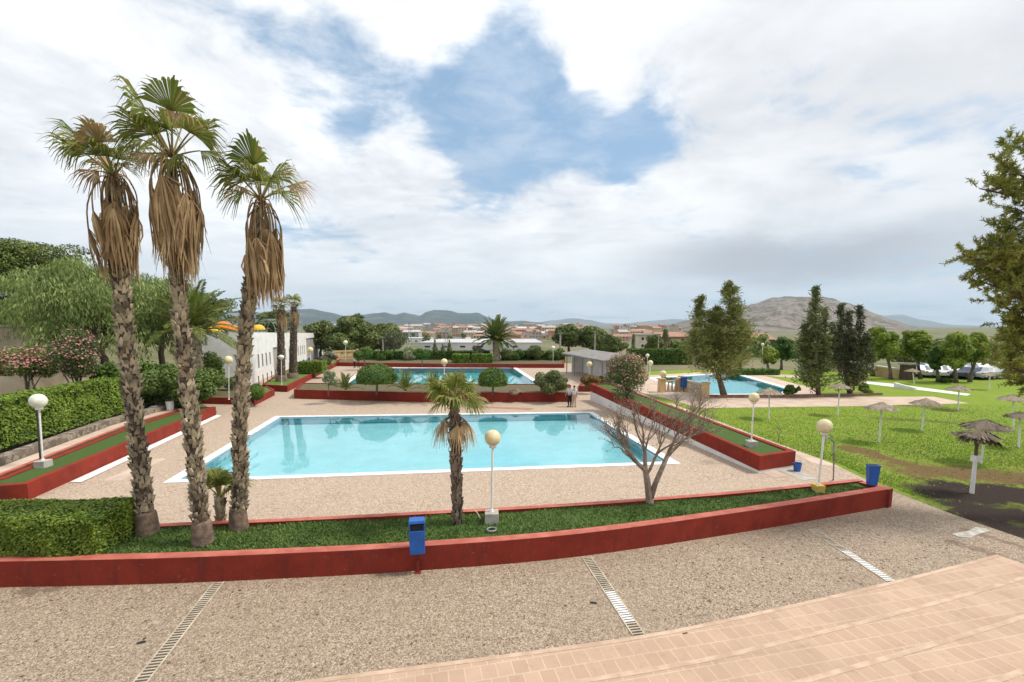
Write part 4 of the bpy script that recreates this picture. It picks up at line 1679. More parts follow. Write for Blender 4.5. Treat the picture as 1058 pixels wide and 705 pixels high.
for lab, px, dist, box, n in (('left pine of the big clump behind the shelter', 588, 106, (565, 332, 610, 366), 9000), ('middle pine of the big clump behind the shelter', 612, 104, (592, 334, 634, 372), 9000),
                              ('right lower pine of the big clump behind the shelter', 632, 100, (608, 344, 652, 374), 8000),
                              ('dark round pine left of the brick building', 677, 112, (664, 346, 690, 373), 4500)):
    tree('pine_tree', lab, 'tree', D(px, dist, 0), box, 28, .32, int(n * 1.2), .5, .25, L_pinefar, M_pinebark, 'face', .35, pm, flat=.75)
for lab, px, box in (('slim dark cypress beside the pale house', 655, (652, 345, 658, 372)), ('far pointed conifer beyond the brick building', 688, (684, 340, 692, 352))):
    ref = D(px, 120, -1)
    p0, p1 = Q(px, box[3], ref), Q(px, box[1], ref)
    h_ = p1.z - p0.z
    rr = (box[2] - box[0]) / 2 * mpp(ref)
    bl = [(ref.x, ref.y, p0.z + h_ * (.12 + .15 * i), rr * (1 - i * .1), rr * (1 - i * .1), h_ * .14) for i in range(6)]
    tree('cypress_tree', lab, 'tree', ref, None, 0, 0, 1400, .35, .16, L_cyp, M_bark, 'face', .15, blobs=bl)


# the feathery tree by the lawn pool and the two pointed conifers
def conifer(label, base, leaders, n, L, Wd, lm, spread_low, name, trunk_r=.2, mode='spike', group=None, cat='tree', density_low=1.0, sprig=.55):
    """leaders: (px, py_top, half width px at the foot, foot y) - irregular spires of upswept sprays"""
    t = thing(name, label, cat, base, group=group)
    k = mpp(base)
    tb = MB()
    Ps, Ns = [], []
    tot = sum((l[3] - l[1]) * l[2] for l in leaders)
    for li, (px, py, hw, fy) in enumerate(leaders):
        top = Q(px, py, base)
        foot = Q(px, fy, base)
        off = HF * random.uniform(-.6, .6) * hw * k
        top += off
        foot += off
        start = Vector((base.x, base.y, base.z + (foot.z - base.z) * .5 + .8)) if foot.z - base.z > 1.2 else base + Vector((0, 0, .3))
        tb.tube([base - Vector((0, 0, .05)) if li == 0 else start, foot, top], [trunk_r * (1 if li == 0 else .38), trunk_r * (.6 if li == 0 else .28), .015], 7)
        m = int(n * (fy - py) * hw / tot)
        nb = max(int((fy - py) / 2.2), 8)
        for bi in range(nb):
            u = (bi + random.random()) / nb
            c = foot.lerp(top, u)
            rad = hw * k * ((1 - u) ** .8 * random.uniform(.55, 1.15) + .05)
            az = random.uniform(0, 2 * math.pi)
            d = Vector((math.cos(az), math.sin(az), sprig * random.uniform(.3, 1.2)))
            e = c + d * rad
            tb.tube([c, c.lerp(e, .5) - Vector((0, 0, rad * .06)), e], [.035, .022, .008], 4)
            q = max(int(m / nb * random.uniform(.6, 1.4)), 6)
            tt = rng.uniform(.15, 1.05, (q, 1))
            s = np.array(c) * (1 - tt) + np.array(e) * tt
            s = s + rng.normal(size=(q, 3)) * (.17 * rad + .12) * np.array([1, 1, .7])
            Ps.append(s)
            Ns.append(np.tile(np.array(d.normalized()), (q, 1)))
    tb.build('trunk', M_bark, t, smooth=True)
    P, N = np.vstack(Ps), unit(np.vstack(Ns))
    V, F = leaf_quads(P, N, L, Wd, mode, .8)
    np_mesh('foliage', V, F, lm, t)


ref = G(749, 411, 0)
conifer('tall feathery casuarina standing before the lawn pool', ref, [(744, 318, 32, 385), (752, 292, 22, 362), (727, 305, 17, 360), (765, 330, 19, 380), (718, 340, 20, 376), (742, 350, 42, 392)], 27000, .36, .06, L_cas, 1, 'casuarina_tree', .32, 'spike')
ref = G(846, 410, 0)
conifer('tall pointed conifer with spire top right of the lawn pool', ref, [(839, 298, 11, 365), (846, 335, 14, 395), (832, 335, 14, 395), (851, 318, 6, 370), (840, 350, 20, 403)], 11000, .40, .075, L_cyp, 1, 'cypress_tree', .22)
ref = G(879, 409, 0)
conifer('darker conifer of several thin spires right of the tallest conifer', ref, [(869, 314, 8, 370), (888, 316, 8, 370), (876, 322, 9, 385), (860, 335, 8, 380), (880, 350, 20, 402), (892, 345, 9, 390)], 9000, .40, .075,
        leafmat('dark_cypress', (.035, .045, .018), (.10, .11, .045), (.11, .085, .05), .12, .1, .6), 1, 'cypress_tree', .22)

bg = 'leafy trees along the car park'
for lab, px, py, box, n in (('bushy tree left of the ochre wall, behind conifers', 902, 389, (888, 338, 914, 380), 3800),
                            ('round leafy tree before the ochre wall', 920.5, 392, (899, 336, 931, 376), 6000), ('dense leafy tree right of the ochre wall', 951, 392, (929, 334, 964, 380), 7000),
                            ('darker low leafy tree in front of parked cars', 969, 395, (956, 354, 980, 386), 3600), ('leafy tree with thin forked trunks by parked cars', 988, 396, (966, 336, 1004, 384), 6500),
                            ('leafy tree nearest the overhanging pine', 1002, 395, (990, 340, 1024, 382), 6500), ('small pale leafy tree behind the lawn pool', 793, 383, (783, 357, 806, 378), 3200),
                            ('dark leafy tree behind the lawn pool near the brown building', 807, 382, (796, 347, 822, 376), 3600), ('leafy tree behind the right conifers', 868, 388, (852, 345, 884, 382), 4000)):
    tree('leafy_tree', lab, 'tree', G(px, py, 0), box, 26, .32, int(n * .8), .42, .20, L_broad if 'dark' not in lab else leafmat('deep_leaf', (.025, .06, .010), (.08, .14, .025), None, 0, .25, .5), M_bark, 'face', .2, bg, nl=8, inner=.2, low=-.85, bottom=.7)
for lab, px, dist, box in (('dark far tree mass right of the leafy trees', 1020, 95, (1000, 352, 1048, 380)), ('far tree behind the parked cars in the middle', 972, 105, (955, 358, 992, 381)),
                           ('far tree behind the parked cars at left', 935, 105, (915, 358, 950, 381)), ('far tree behind the casuarina', 735, 110, (722, 352, 760, 380)),
                           ('far tree right of the brick building', 712, 112, (704, 356, 724, 378)), ('far tree at the right edge of the car park', 1056, 100, (1036, 348, 1090, 382)),
                           ('far tree behind the tallest conifer', 836, 105, (818, 350, 852, 380))):
    tree('leafy_tree', lab, 'tree', D(px, dist, -.5), box, 12, .42, 3000, .5, .28, L_pepper, M_bark, 'face', .2, 'far trees round the car park')
for i, px in enumerate(range(700, 1100, 10)):
    x = px + random.uniform(-5, 5)
    dist = random.uniform(100, 135)
    hgt = random.uniform(21, 31)
    hw = random.uniform(9, 14)
    tree('leafy_tree', 'far tree of the green belt behind the lawn, the pool and the car park', 'tree', D(x, dist, -.5), (x - hw, 370 - hgt, x + hw, 379), 12, .42, 1500, .6, .34, [L_pepper, L_hedged, L_olive][i % 3], M_bark, 'face', .2, 'far trees in the green belt', low=-.9)
for lab, px, py, box, lm in (('round clipped bush at the right corner of the lawn pool', 819, 411, (809, 397.5, 829, 410), L_hedged), ('small bush between the right conifers', 893, 408, (886, 396, 902, 408), L_broad),
                             ('low bush under the tree row before the cars', 975, 396, (968, 389, 983, 396), L_hedged), ('low dark bush behind the stone pillars', 688, 394, (679, 389, 697, 395), L_hedged),
                             ('low grassy bush beside the rusty bush', 622, 398, (617, 386, 628, 401), L_olive)):
    tree('bush', lab, 'shrub', G(px, py, 0), box, 8, .45, 2600, .2, .12, lm, M_bark, 'face', .06)


# ------------------------------------------------------------------ near pine at the right edge
def near_pine():
    base = D(1165, 15, 0)
    k = mpp(base)
    t = thing('pine_tree', 'big near pine with boughs hanging in at the right edge', 'tree', base)
    top = Vector((base.x, base.y, 12.5))
    tb = MB()
    tb.tube([base - Vector((0, 0, .1)), base.lerp(top, .4) + Vector((.2, 0, 0)), base.lerp(top, .75), top], [.34, .27, .18, .06], 12)
    boughs = [(1040, 150), (1030, 190), (1012, 195), (1050, 175), (1062, 140), (1050, 215), (1030, 235), (1012, 262), (994, 262), (1030, 275), (1052, 255), (1012, 290), (1040, 300),
              (1058, 320), (1034, 330), (1050, 350), (1040, 378), (1062, 290), (1070, 200), (1078, 240), (1080, 330), (1086, 290), (1075, 370), (1095, 180), (1100, 250), (1064, 345), (1072, 395), (1030, 312), (1052, 200), (1058, 160), (1022, 270), (1006, 275), (1024, 250), (1052, 290), (1048, 315), (1044, 340), (1058, 365), (1036, 170)]
    Ps, Ns = [], []
    for i, (px, py) in enumerate(boughs):
        e = Q(px, py, base) + HF * random.uniform(-1.3, 1.3)
        if px < 1045:
            e = Q(px, py, base + HF * random.uniform(-.6, .6))
        st_ = base.lerp(top, min(max((e.z - 1.2 - base.z) / 12.5, .15), .95))
        mid = st_.lerp(e, .55) + Vector((0, 0, random.uniform(-.5, .1)))
        ln = smooth_line([st_, mid, e], 4)
        tb.tube(ln, [.09 - .075 * q / (len(ln) - 1) for q in range(len(ln))], 6)
        for j in range(40):
            u = random.uniform(.62, 1.0)
            kk = u * (len(ln) - 1)
            a = ln[int(kk)].lerp(ln[min(int(kk) + 1, len(ln) - 1)], kk % 1)
            d = Vector((random.gauss(0, 1), random.gauss(0, 1), random.gauss(.45, .9))).normalized()
            d = (d + (e - st_).normalized() * .25).normalized()
            tip = a + d * random.uniform(.2, .62)
            tb.tube([a, tip], [.007, .004], 4, False)
            q = 52
            tt = rng.uniform(.35, 1.05, (q, 1))
            p = np.array(a) * (1 - tt) + np.array(tip) * tt + rng.normal(size=(q, 3)) * .012
            Ps.append(p)
            Ns.append(unit(np.tile(np.array(d), (q, 1)) * .55 + rvec(q) * 1.0))
    tb.build('trunk', M_pinebark, t, smooth=True)
    P, N = np.vstack(Ps), np.vstack(Ns)
    V, F = leaf_quads(P + N * .05, N, .14, .026, 'spike', .15)
    np_mesh('needles', V, F, leafmat('near_pine_needle', (.095, .115, .02), (.36, .37, .085), (.20, .14, .05), .07, .2, .9), t)


near_pine()


# ------------------------------------------------------------------ bare tree
def bare_tree():
    base = G(671, 521, FP)
    k = mpp(base)
    t = thing('bare_tree', 'leafless branching tree in the front planter', 'tree', base)
    b = MB()
    buds = []

    def grow(p, d, L, r, lvl):
        pts = [p]
        n = 4
        for i in range(n):
            d = (d + Vector((random.gauss(0, .13), random.gauss(0, .13), random.gauss(.03, .09)))).normalized()
            p = p + d * L / n
            pts.append(p)
        b.tube(pts, [r * (1 - .38 * i / n) for i in range(n + 1)], 6 if lvl < 3 else 4, lvl > 3)
        if lvl >= 6:
            buds.append(p)
            return
        kids = 3 if lvl in (1, 2, 3) else (2 if random.random() < .55 else 3)
        for q in range(kids):
            a = random.uniform(.3, .75) * (1 if q else .6)
            ax = d.orthogonal()
            ax.rotate(Matrix.Rotation(random.uniform(0, 6.28), 3, d))
            nd = d.copy()
            nd.rotate(Matrix.Rotation(a, 3, ax))
            nd.z += .10
            nd.normalize()
            st_ = pts[-1] if q < 2 else pts[random.choice([2, 3])]
            grow(st_, nd, L * random.uniform(.62, .86), r * random.uniform(.5, .64), lvl + 1)

    spec = [(-70, 60, -.1, .105), (-16, 100, .25, .09), (34, 90, -.2, .10), (62, 60, .3, .07), (-46, 90, -.45, .07), (10, 70, .6, .065)]
    f0 = base + Vector((0, 0, .12))
    b.tube([base - Vector((0, 0, .08)), f0, Q(669, 500, base), Q(667, 486, base)], [.17, .125, .105, .095], 9)
    b.tube([f0, Q(677, 500, base), Q(690, 470, base)], [.11, .085, .07], 8)
    grow(Q(667, 487, base), (RGT * -.75 + Vector((0, 0, .75)) - HF * .15).normalized(), .78, .075, 1)
    grow(Q(667, 487, base), (RGT * -.12 + Vector((0, 0, 1)) + HF * .25).normalized(), .85, .075, 1)
    grow(Q(668, 490, base), (RGT * .15 + Vector((0, 0, 1)) - HF * .4).normalized(), .8, .06, 1)
    grow(Q(690, 471, base), (RGT * .55 + Vector((0, 0, .8)) + HF * .1).normalized(), .72, .065, 1)
    grow(Q(690, 471, base), (RGT * .05 + Vector((0, 0, 1)) - HF * .3).normalized(), .75, .06, 1)
    grow(Q(667, 484, base), (RGT * -1.0 + Vector((0, 0, .45)) + HF * .3).normalized(), .75, .055, 1)
    b.build('branches', M_twig, t, smooth=True)
    P = np.array([tuple(q) for q in buds])
    P = np.repeat(P, 2, axis=0) + rng.normal(size=(len(buds) * 2, 3)) * .05
    P = P[rng.uniform(size=len(P)) < .5]
    V, F = leaf_quads(P, rvec(len(P)), .055, .03, 'face', 1)
    np_mesh('dry_leaves', V, F, leafmat('withered_leaf', (.14, .10, .06), (.30, .24, .14), None, 0, .1, 2), t)


bare_tree()
for px, py, hy in ((698, 437, 398), (804, 457, 438), (722, 440, 400)):
    base = G(px, py, .9 if px < 730 else 0)
    t = thing('bare_tree', {698: 'thin leafless sapling at the lawn edge of the right planter', 804: 'tiny bare sapling on the lawn right of a globe lamp', 722: 'second thin leafless sapling beside the right planter'}[px], 'tree', base, group='thin saplings at the lawn edge')
    b = MB()
    top = Q(px, hy, base)
    hh = top.z - base.z
    b.tube([base - Vector((0, 0, .05)), base + Vector((.03, 0, hh * .5))], [.03, .022], 6)
    for i in range(40 if px != 804 else 9):
        z = hh * random.uniform(.35, .75)
        p = base + Vector((random.gauss(0, .05), random.gauss(0, .05), z))
        d = Vector((random.gauss(0, .5), random.gauss(0, .5), random.uniform(.25, 1)))
        e = p + d.normalized() * hh * random.uniform(.2, .4)
        m = p.lerp(e, .5) + Vector((random.gauss(0, .06), random.gauss(0, .06), 0))
        b.tube([p, m, e], [.012, .009, .004], 4, False)
    b.build('branches', M_twig, t)
# ------------------------------------------------------------------ globe lamps
def globe_lamp(label, base, gpx, gr, block=None, collar=True, gm=None, lean=True, clear=False, flat=1.0, dark=False):
    base = Vector(base)
    c = Q(*gpx, base)
    k = mpp(base)
    r = gr * k
    t = thing('globe_lamp', label, 'lamp', base, group='globe lamps around the pools')
    z0 = 0
    if block:
        w, h_, m = block
        bb = MB()
        bb.box(base + Vector((0, 0, h_ / 2 - .04)), (w, w, h_ + .08), R(-8))
        bb.build('base_block', m, t, bevel=.02)
        if m is M_yellow:
            b2 = MB()
            b2.box(base + Vector((0, 0, h_ - .05)), (w + .012, w + .012, .12), R(-8))
            b2.build('painted_band', mat('yellow_block_paint', (.66, .46, .05), (.5, .34, .06), 8, .7), t)
        z0 = h_ - .02
    p = MB()
    pr = max(.033, .02)
    b0 = base + Vector((0, 0, z0))
    p.tube([b0, c - Vector((0, 0, r * .9))], pr, 10)
    p.tube([b0, b0 + Vector((0, 0, .10))], [pr * 2.2, pr * 1.3], 10)
    p.build('pole', M_darkmetal if dark else M_pole, t, smooth=False)
    g = MB()
    g.sphere(c, r, 24, 16, flat)
    go = g.build('globe', gm or M_globe, t, smooth=True)
    q = MB()
    q.lathe(c - Vector((0, 0, r * 1.02 * flat)), [(r * .42, -.05), (r * .46, 0), (r * .40, .05)], 14)
    q.build('collar', M_pole, go, smooth=True)
    return t


M_globeclear = mat('frosted_globe', (.74, .76, .66), (.60, .64, .50), 9, .15, spec=.6, world=False)
globe_lamp('white globe lamp on the sloping turf strip before the tall hedge', G(45, 482, .60), (39.5, 414.5), 7.6, (.42, .26, M_conc), gm=M_globeclear)
b = MB()
b.tube([G(42, 478, .6), Q(37.5, 420, G(42, 478, .6))], .035, 8)
tag(b.build('dark_post', M_darkmetal), 'thin dark post right behind the white globe lamp by the hedge', 'post')
globe_lamp('cream globe lamp on a concrete block right of the bristly fan palm', G(508, 540, FP), (509, 452.5), 8.6, (.40, .34, M_conc))
globe_lamp('cream globe lamp on a yellow painted block at the right end of the front planter', G(845, 509, FP), (852, 440.5), 7.6, (.29, .27, M_yellow))
globe_lamp('cream globe lamp at the near end of the right planter, before the lawn', G(776, 461, .76), (779, 411), 5.3, (.42, .26, M_conc))
globe_lamp('small cream globe lamp between the two big pools', G(459, 405.5, .75), (459, 374), 3.4)
globe_lamp('cream globe lamp beside the round light green shrub and white building', G(236.5, 413, .5), (236, 372), 4.2, dark=False)
globe_lamp('white topped lamp in front of the slim palms', G(291, 397.5, .55), (290.5, 369), 2.9, gm=M_globew, flat=.75, dark=False)
globe_lamp('cream globe lamp in front of the grey door of the white building', G(321, 381, .6), (320.5, 361.5), 2.8)
globe_lamp('white globe lamp before the beige balustrade', G(357, 375, .3), (357, 354), 2.2, gm=M_globew, dark=False)
globe_lamp('white globe lamp left of the shelter, before the pines', G(571.5, 376, .3), (571.5, 359.5), 2.0, gm=M_globew)
globe_lamp('tan globe lamp among the shelter posts', G(609, 396, 0), (609, 376.5), 3.0, gm=M_globe)
globe_lamp('upper cream lamp between the oleander and the casuarina', G(671, 392, 0), (672, 375), 2.7, gm=M_globe)
globe_lamp('smaller far lamp just above another between oleander and casuarina', G(668.5, 384, 0), (669, 367.5), 1.9, gm=M_globew)
globe_lamp('cream globe lamp in front of the stone fence of the lawn pool', G(684, 405, 0), (685, 386.5), 3.6, gm=M_globe)
globe_lamp('far small white lamp above the low dark hedge by the brown building', G(788, 383, 0), (788, 356), 1.5, gm=M_globew)


# ------------------------------------------------------------------ bins, pipe, drains
def post_bin():
    base = G(432, 589.2, 0) - Vector((0, .13, 0))
    k = mpp(base)
    t = thing('litter_bin', 'blue hooded litter bin on a red post against the front wall', 'bin', base, rz=0)
    p = MB()
    p.box(base + Vector((0, 0, .17)), (.06, .05, .34))
    p.box(base + Vector((0, 0, .012)), (.16, .14, .024))
    p.build('post', M_red, t)
    zb = Q(431, 571, base).z
    zt = Q(431, 537, base).z
    b = MB()
    w, d = 17.5 * k, .30
    h_ = zt - zb
    b.box(base + Vector((0, 0, zb + h_ * .36)), (w * .92, d * .92, h_ * .72), 0, 1.06)
    b.build('body', M_blue, t, bevel=.02)
    s = MB()
    s.box(base + Vector((0, 0, zb + h_ * .80)), (w * .86, d * .86, h_ * .2))
    s.build('slot', M_blued, t)
    s = MB()
    for sx in (-1, 1):
        s.box(base + Vector((sx * w * .45, 0, zb + h_ * .82)), (w * .08, d * .96, h_ * .24))
    s.box(base + Vector((0, d * .44, zb + h_ * .82)), (w * .85, d * .08, h_ * .24))
    s.box(base + Vector((0, 0, zt - .02)), (w * 1.02, d * 1.04, .075), 0, .9)
    s.build('hood', M_blue, t, bevel=.008)


post_bin()


def wedge_bin():
    base = G(901, 502, .0)
    base = G(900.5, 501.0, FZ + .02)
    k = mpp(base)
    t = thing('litter_bin', 'blue tapered bin standing on the wall end of the front planter', 'bin', base)
    h_ = Q(901, 481.5, base).z - base.z
    b = MB()
    w = 10.5 * k
    vs = []
    rz = R(-20)
    for z, kk in ((0, .78), (h_, 1.0)):
        for x, y in ((-1, -1), (1, -1), (1, 1), (-1, 1)):
            X, Y = x * w / 2 * kk, y * w * .36 * kk
            vs.append((base.x + X * math.cos(rz) - Y * math.sin(rz), base.y + X * math.sin(rz) + Y * math.cos(rz), base.z + z))
    b.add(vs, [(3, 2, 1, 0), (0, 1, 5, 4), (1, 2, 6, 5), (2, 3, 7, 6), (3, 0, 4, 7), (4, 5, 6, 7)])
    b.build('body', M_blue, t, bevel=.015)
    b = MB()
    b.box(base + Vector((0, 0, h_ + .015)), (w * 1.08, w * .78, .05), rz)
    b.build('rim', M_blue, t, bevel=.01)
    b = MB()
    b.box(base + Vector((0, 0, h_ + .035)), (w * .9, w * .6, .02), rz)
    b.build('opening', M_blued, t)
    # little blue bucket at the end of the right planter
    base = G(823.5, 487, 0)
    t = thing('bucket', 'small dark blue bucket at the near end of the right planter', 'bucket', base)
    b = MB()
    b.lathe(base, [(.13, 0), (.17, .34), (.185, .34), (.185, .37), (.155, .37), (.12, .03)], 16)
    b.build('body', M_blue, t)
    b = MB()
    b.tube([base + Vector((.18 * math.cos(a), 0, .36 + .12 * math.sin(a))) for a in [math.pi * i / 8 for i in range(9)]], .008, 5)
    b.build('handle', M_greymetal, t)


wedge_bin()
# blue bin by the stone fence
base = G(706, 405, 0)
t = thing('litter_bin', 'blue litter bin on a post beside the stone fence of the lawn pool', 'bin', base)
b = MB()
b.tube([base, base + Vector((0, 0, .5))], .04, 8)
b.build('post', M_darkmetal, t)
b = MB()
b.box(base + Vector((0, 0, .95)), (.46, .4, .95), .1, 1.08)
b.build('body', M_blue, t, bevel=.03)
b = MB()
b.box(base + Vector((0, 0, 1.46)), (.52, .46, .08), .1, .85)
b.build('lid', M_blue, t, bevel=.01)

base = G(861, 492, FZ)
t = thing('shower_post', 'bent metal shower pipe behind the right end of the front planter', 'shower', G(861, 496, 0))
b = MB()
top = Q(861.5, 459, base)
b.tube(smooth_line([G(861, 496, 0), Q(861.5, 475, base), top, top + Vector((-.06, 0, .13)), top + Vector((-.24, .02, .26)), top + Vector((-.32, .02, .24))], 4), .028, 8)
b.build('pipe', M_greymetal, t, smooth=True)
b = MB()
b.lathe(top + Vector((-.33, .02, .16)), [(.07, 0), (.05, .05), (.02, .1)], 12)
b.build('shower_head', M_greymetal, t)


def drain(label, pa, pb, w, white=None, group='slotted drains in the plaza'):
    a, c = G(*pa), G(*pb)
    d = (c - a)
    L = d.length
    d.normalize()
    s = Vector((d.y, -d.x, 0))
    t = thing('drain_grate', label, 'drain', (a + c) / 2, group=group)
    ch = MB()
    vs = [a - s * w / 2, a + s * w / 2, c + s * w / 2, c - s * w / 2]
    f0 = (0, 1, 2, 3) if (vs[1] - vs[0]).cross(vs[2] - vs[1]).z > 0 else (3, 2, 1, 0)
    ch.add([v + Vector((0, 0, .004)) for v in vs], [f0])
    ch.build('channel', mat('drain_dark', (.13, .10, .07), (.07, .055, .04), 9, .95), t)
    b, bw = MB(), MB()
    n = int(L / .085)
    rz = math.atan2(d.y, d.x)
    for i in range(n):
        u = (i + .5) / n
        p = a.lerp(c, u)
        tgt = bw if white and white[0] < u < white[1] else b
        tgt.box(p + Vector((0, 0, .011)), (.032 if tgt is b else .05, w - .06, .010), rz)
    for sg in (-1, 1):
        b.box((a + c) / 2 + s * sg * (w / 2 - .012) + Vector((0, 0, .0105)), (L, .03, .012), rz)
    b.build('bars', mat('drain_bars', (.55, .48, .37), (.38, .32, .24), 3, .7), t)
    if bw.v:
        bw.build('new_bars', M_white, t)


drain('long worn slotted drain on the left of the plaza', (226, 602), (143, 708), .26)
drain('slotted drain with a bright white section in the middle of the plaza', (606, 576), (660, 656.5), .28, (.50, .87))
drain('slotted drain half covered with dirt on the right of the plaza', (838, 547), (921, 601), .26, (.48, .99))


# manhole covers and litter on the plaza
for px, py, s_, lab in ((146, 664, .10, 'small dark stone on the plaza left of the long drain'), (613, 623, .10, 'dark stick lying left of the white drain section'), (708, 655, .09, 'dry leaf lying on the lowest tan step')):
    p = G(px, py, .01 if py != 655 else .14)
    b = MB()
    b.box(p + Vector((0, 0, .012)), (s_ * 1.6, s_ * .5, .02), random.uniform(-.6, .4), .6)
    tag(b.build('debris', M_darkmetal if py != 655 else M_soil), lab, 'debris')
p = G(508, 549, FP)
b = MB()
b.tube([p + Vector((.13 * math.cos(a), .13 * math.sin(a), .05)) for a in [2 * math.pi * i / 14 for i in range(15)]], .028, 6)
tag(b.build('hose_ring', M_greymetal, smooth=True), 'small grey ring lying on the turf below the globe lamp', 'ring')
p = G(497, 538, FP)
b = MB()
b.tube([p + Vector((0, 0, .03)), p + Vector((-.12, .05, .25)), p + Vector((-.2, .1, .3))], .02, 6)
tag(b.build('cut_stem', mat('pale_stem', (.55, .48, .34), None, 5, .8)), 'pale broken stem sticking up left of the concrete lamp block', 'stem')

# ------------------------------------------------------------------ straw parasols on the lawn
def parasol(label, base_px, top_y, hw, lean_px=0.0, dark=False, broken=False):
    base = G(*base_px, 0)
    k = mpp(base)
    topx = base_px[0] + lean_px
    top = Q(topx, top_y, base)
    t = thing('straw_parasol', label, 'parasol', base, group='straw parasols on the lawn')
    r = hw * k * .84
    eave = r * .42
    p = MB()
    p.tube([base - Vector((0, 0, .1)), base.lerp(top, .93)], [.052, .042], 9)
    p.build('pole', M_pole, t)
    c = MB()
    c.lathe(top, [(r * .9, -eave * .98), (r * .5, -eave * .55), (.06, -.03), (.01, 0)], 22)
    V = []
    n = 900
    for i in range(n):
        a = random.uniform(0, 2 * math.pi)
        u = random.uniform(.0, 1.0) ** .6
        ln = r * random.uniform(.28, .45)
        r0 = r * u * .8
        q0 = top + Vector((math.cos(a) * r0, math.sin(a) * r0, -eave * (u * .8) ** .9 * 1.0 + .02 + random.uniform(0, .02)))
        r1 = min(r0 + ln, r * random.uniform(.93, 1.08))
        q1 = top + Vector((math.cos(a + random.uniform(-.05, .05)) * r1, math.sin(a) * r1, -eave * (r1 / r) ** .95 * random.uniform(.97, 1.12)))
        sd = Vector((-math.sin(a), math.cos(a), random.uniform(-.4, .4))) * random.uniform(.02, .05)
        V += [q0 - sd, q0 + sd, q1 + sd * .5, q1 - sd * .5]
    if not broken:
        c.build('thatch_core', M_thatchc, t)
    V = np.array([tuple(v) for v in V])
    np_mesh('thatch', V, np.arange(len(V)).reshape(-1, 4), M_thatchd if dark else M_thatch, t)
    return t


parasol('straw parasol nearest the yellow based lamp, on the lawn', (908.3, 457.5), 416, 18, 3)
parasol('straw parasol standing right of the lamp line, in front of the pale path end', (952, 445), 412, 16, 5)
parasol('straw parasol before the pale path, below the pointed conifers', (865.5, 429.5), 396, 12.5, 2.5)
parasol('grey straw parasol in front of the lawn pool, behind the planter lamp', (794.5, 433), 401, 15, .5)
parasol('straw parasol near the end of the white strip on the lawn', (990, 424), 398, 13, 1)
parasol('small far straw parasol below the hanging pine bough', (1022, 403), 385, 8, 1)
parasol('small far straw parasol right of the ochre wall', (944.8, 397), 381, 8, -2)
parasol('wide straw parasol cut by the right edge of the picture, upper one', (1047, 443), 408, 15, 0)
parasol('dark straw parasol at the right edge of the picture, lower one', (1052.5, 463), 426, 15, 2, True)
parasol('leaning straw parasol behind the broken one, near the black soil', (1013.5, 479), 433.5, 25, 6, True)


def broken_parasol():
    base = G(1004, 510, 0)
    top = Q(1011, 445, base)
    k = mpp(base)
    t = thing('straw_parasol', 'broken straw parasol with drooping torn thatch on the black soil', 'parasol', base, group='straw parasols on the lawn')
    p = MB()
    p.tube([base - Vector((0, 0, .1)), base.lerp(top, .55)], [.075, .065], 9)
    p.build('pole', M_pole, t)
    p = MB()
    p.tube([base.lerp(top, .551), base.lerp(top, .98)], [.058, .05], 9)
    p.build('bare_pole_top', M_pinebark, t)
    p = MB()
    p.box(base.lerp(top, .56), (.22, .2, .24))
    p.build('clamp', M_pole, t, bevel=.01)
    V = []
    for i in range(1100):
        sgn = random.random()
        if sgn < .5:      # left wing still level
            a = math.pi + random.uniform(-.9, .9)
            u = random.random()
            r0 = .62 * u * .8
            dz = -.14 * u
            ln = random.uniform(.2, .4)
            dd = Vector((math.cos(a), math.sin(a), -.2)).normalized()
        elif sgn < .75:   # right flap hanging
            a = random.uniform(-.7, .7)
            u = random.random()
            r0 = .14 + .5 * u
            dz = -.06 - .35 * u
            ln = random.uniform(.15, .4)
            dd = Vector((math.cos(a) * .6, math.sin(a) * .6, -.8)).normalized()
        else:
            a = random.uniform(0, 6.28)
            u = random.random()
            r0 = .45 * u
            dz = -.12 * u
            ln = random.uniform(.2, .45)
            dd = Vector((math.cos(a) * .8, math.sin(a) * .8, -.45)).normalized()
        if .35 < sgn < .5 and u > .6:
            dd = Vector((dd.x * .5, dd.y * .5, -.9)).normalized()
        q0 = top + Vector((math.cos(a) * r0, math.sin(a) * r0, dz + random.uniform(-.02, .03)))
        q1 = q0 + dd * ln
        sd = Vector((-math.sin(a), math.cos(a), random.uniform(-.5, .5))) * random.uniform(.02, .045)
        V += [q0 - sd, q0 + sd, q1 + sd * .4, q1 - sd * .4]
    V = np.array([tuple(v) for v in V])
    np_mesh('thatch', V, np.arange(len(V)).reshape(-1, 4), M_thatchd, t)


broken_parasol()

# ------------------------------------------------------------------ people
def skin_mesh(nodes, edges, root, m, name, parent=None, sub=1):
    me = bpy.data.meshes.new(name + '_cage')
    me.from_pydata([n_[0] for n_ in nodes], edges, [])
    o = bpy.data.objects.new(name + '_cage', me)
    col.objects.link(o)
    md = o.modifiers.new('skin', 'SKIN')
    md.use_smooth_shade = True
    for i, n_ in enumerate(nodes):
        r = n_[1]
        me.skin_vertices[0].data[i].radius = r if isinstance(r, tuple) else (r, r)
        me.skin_vertices[0].data[i].use_root = (i == root)
    s = o.modifiers.new('sub', 'SUBSURF')
    s.levels = s.render_levels = sub
    dg = bpy.context.evaluated_depsgraph_get()
    baked = bpy.data.meshes.new_from_object(o.evaluated_get(dg))
    bpy.data.objects.remove(o)
    baked.name = name
    baked.materials.clear()
    baked.materials.append(m)
    r = bpy.data.objects.new(name, baked)
    col.objects.link(r)
    if parent:
        r.parent = parent
    return r


M_skin = mat('skin', (.50, .30, .21), (.45, .26, .18), 6, .6, world=False)
M_hair = mat('dark_hair', (.03, .022, .016), None, 9, .6, world=False)


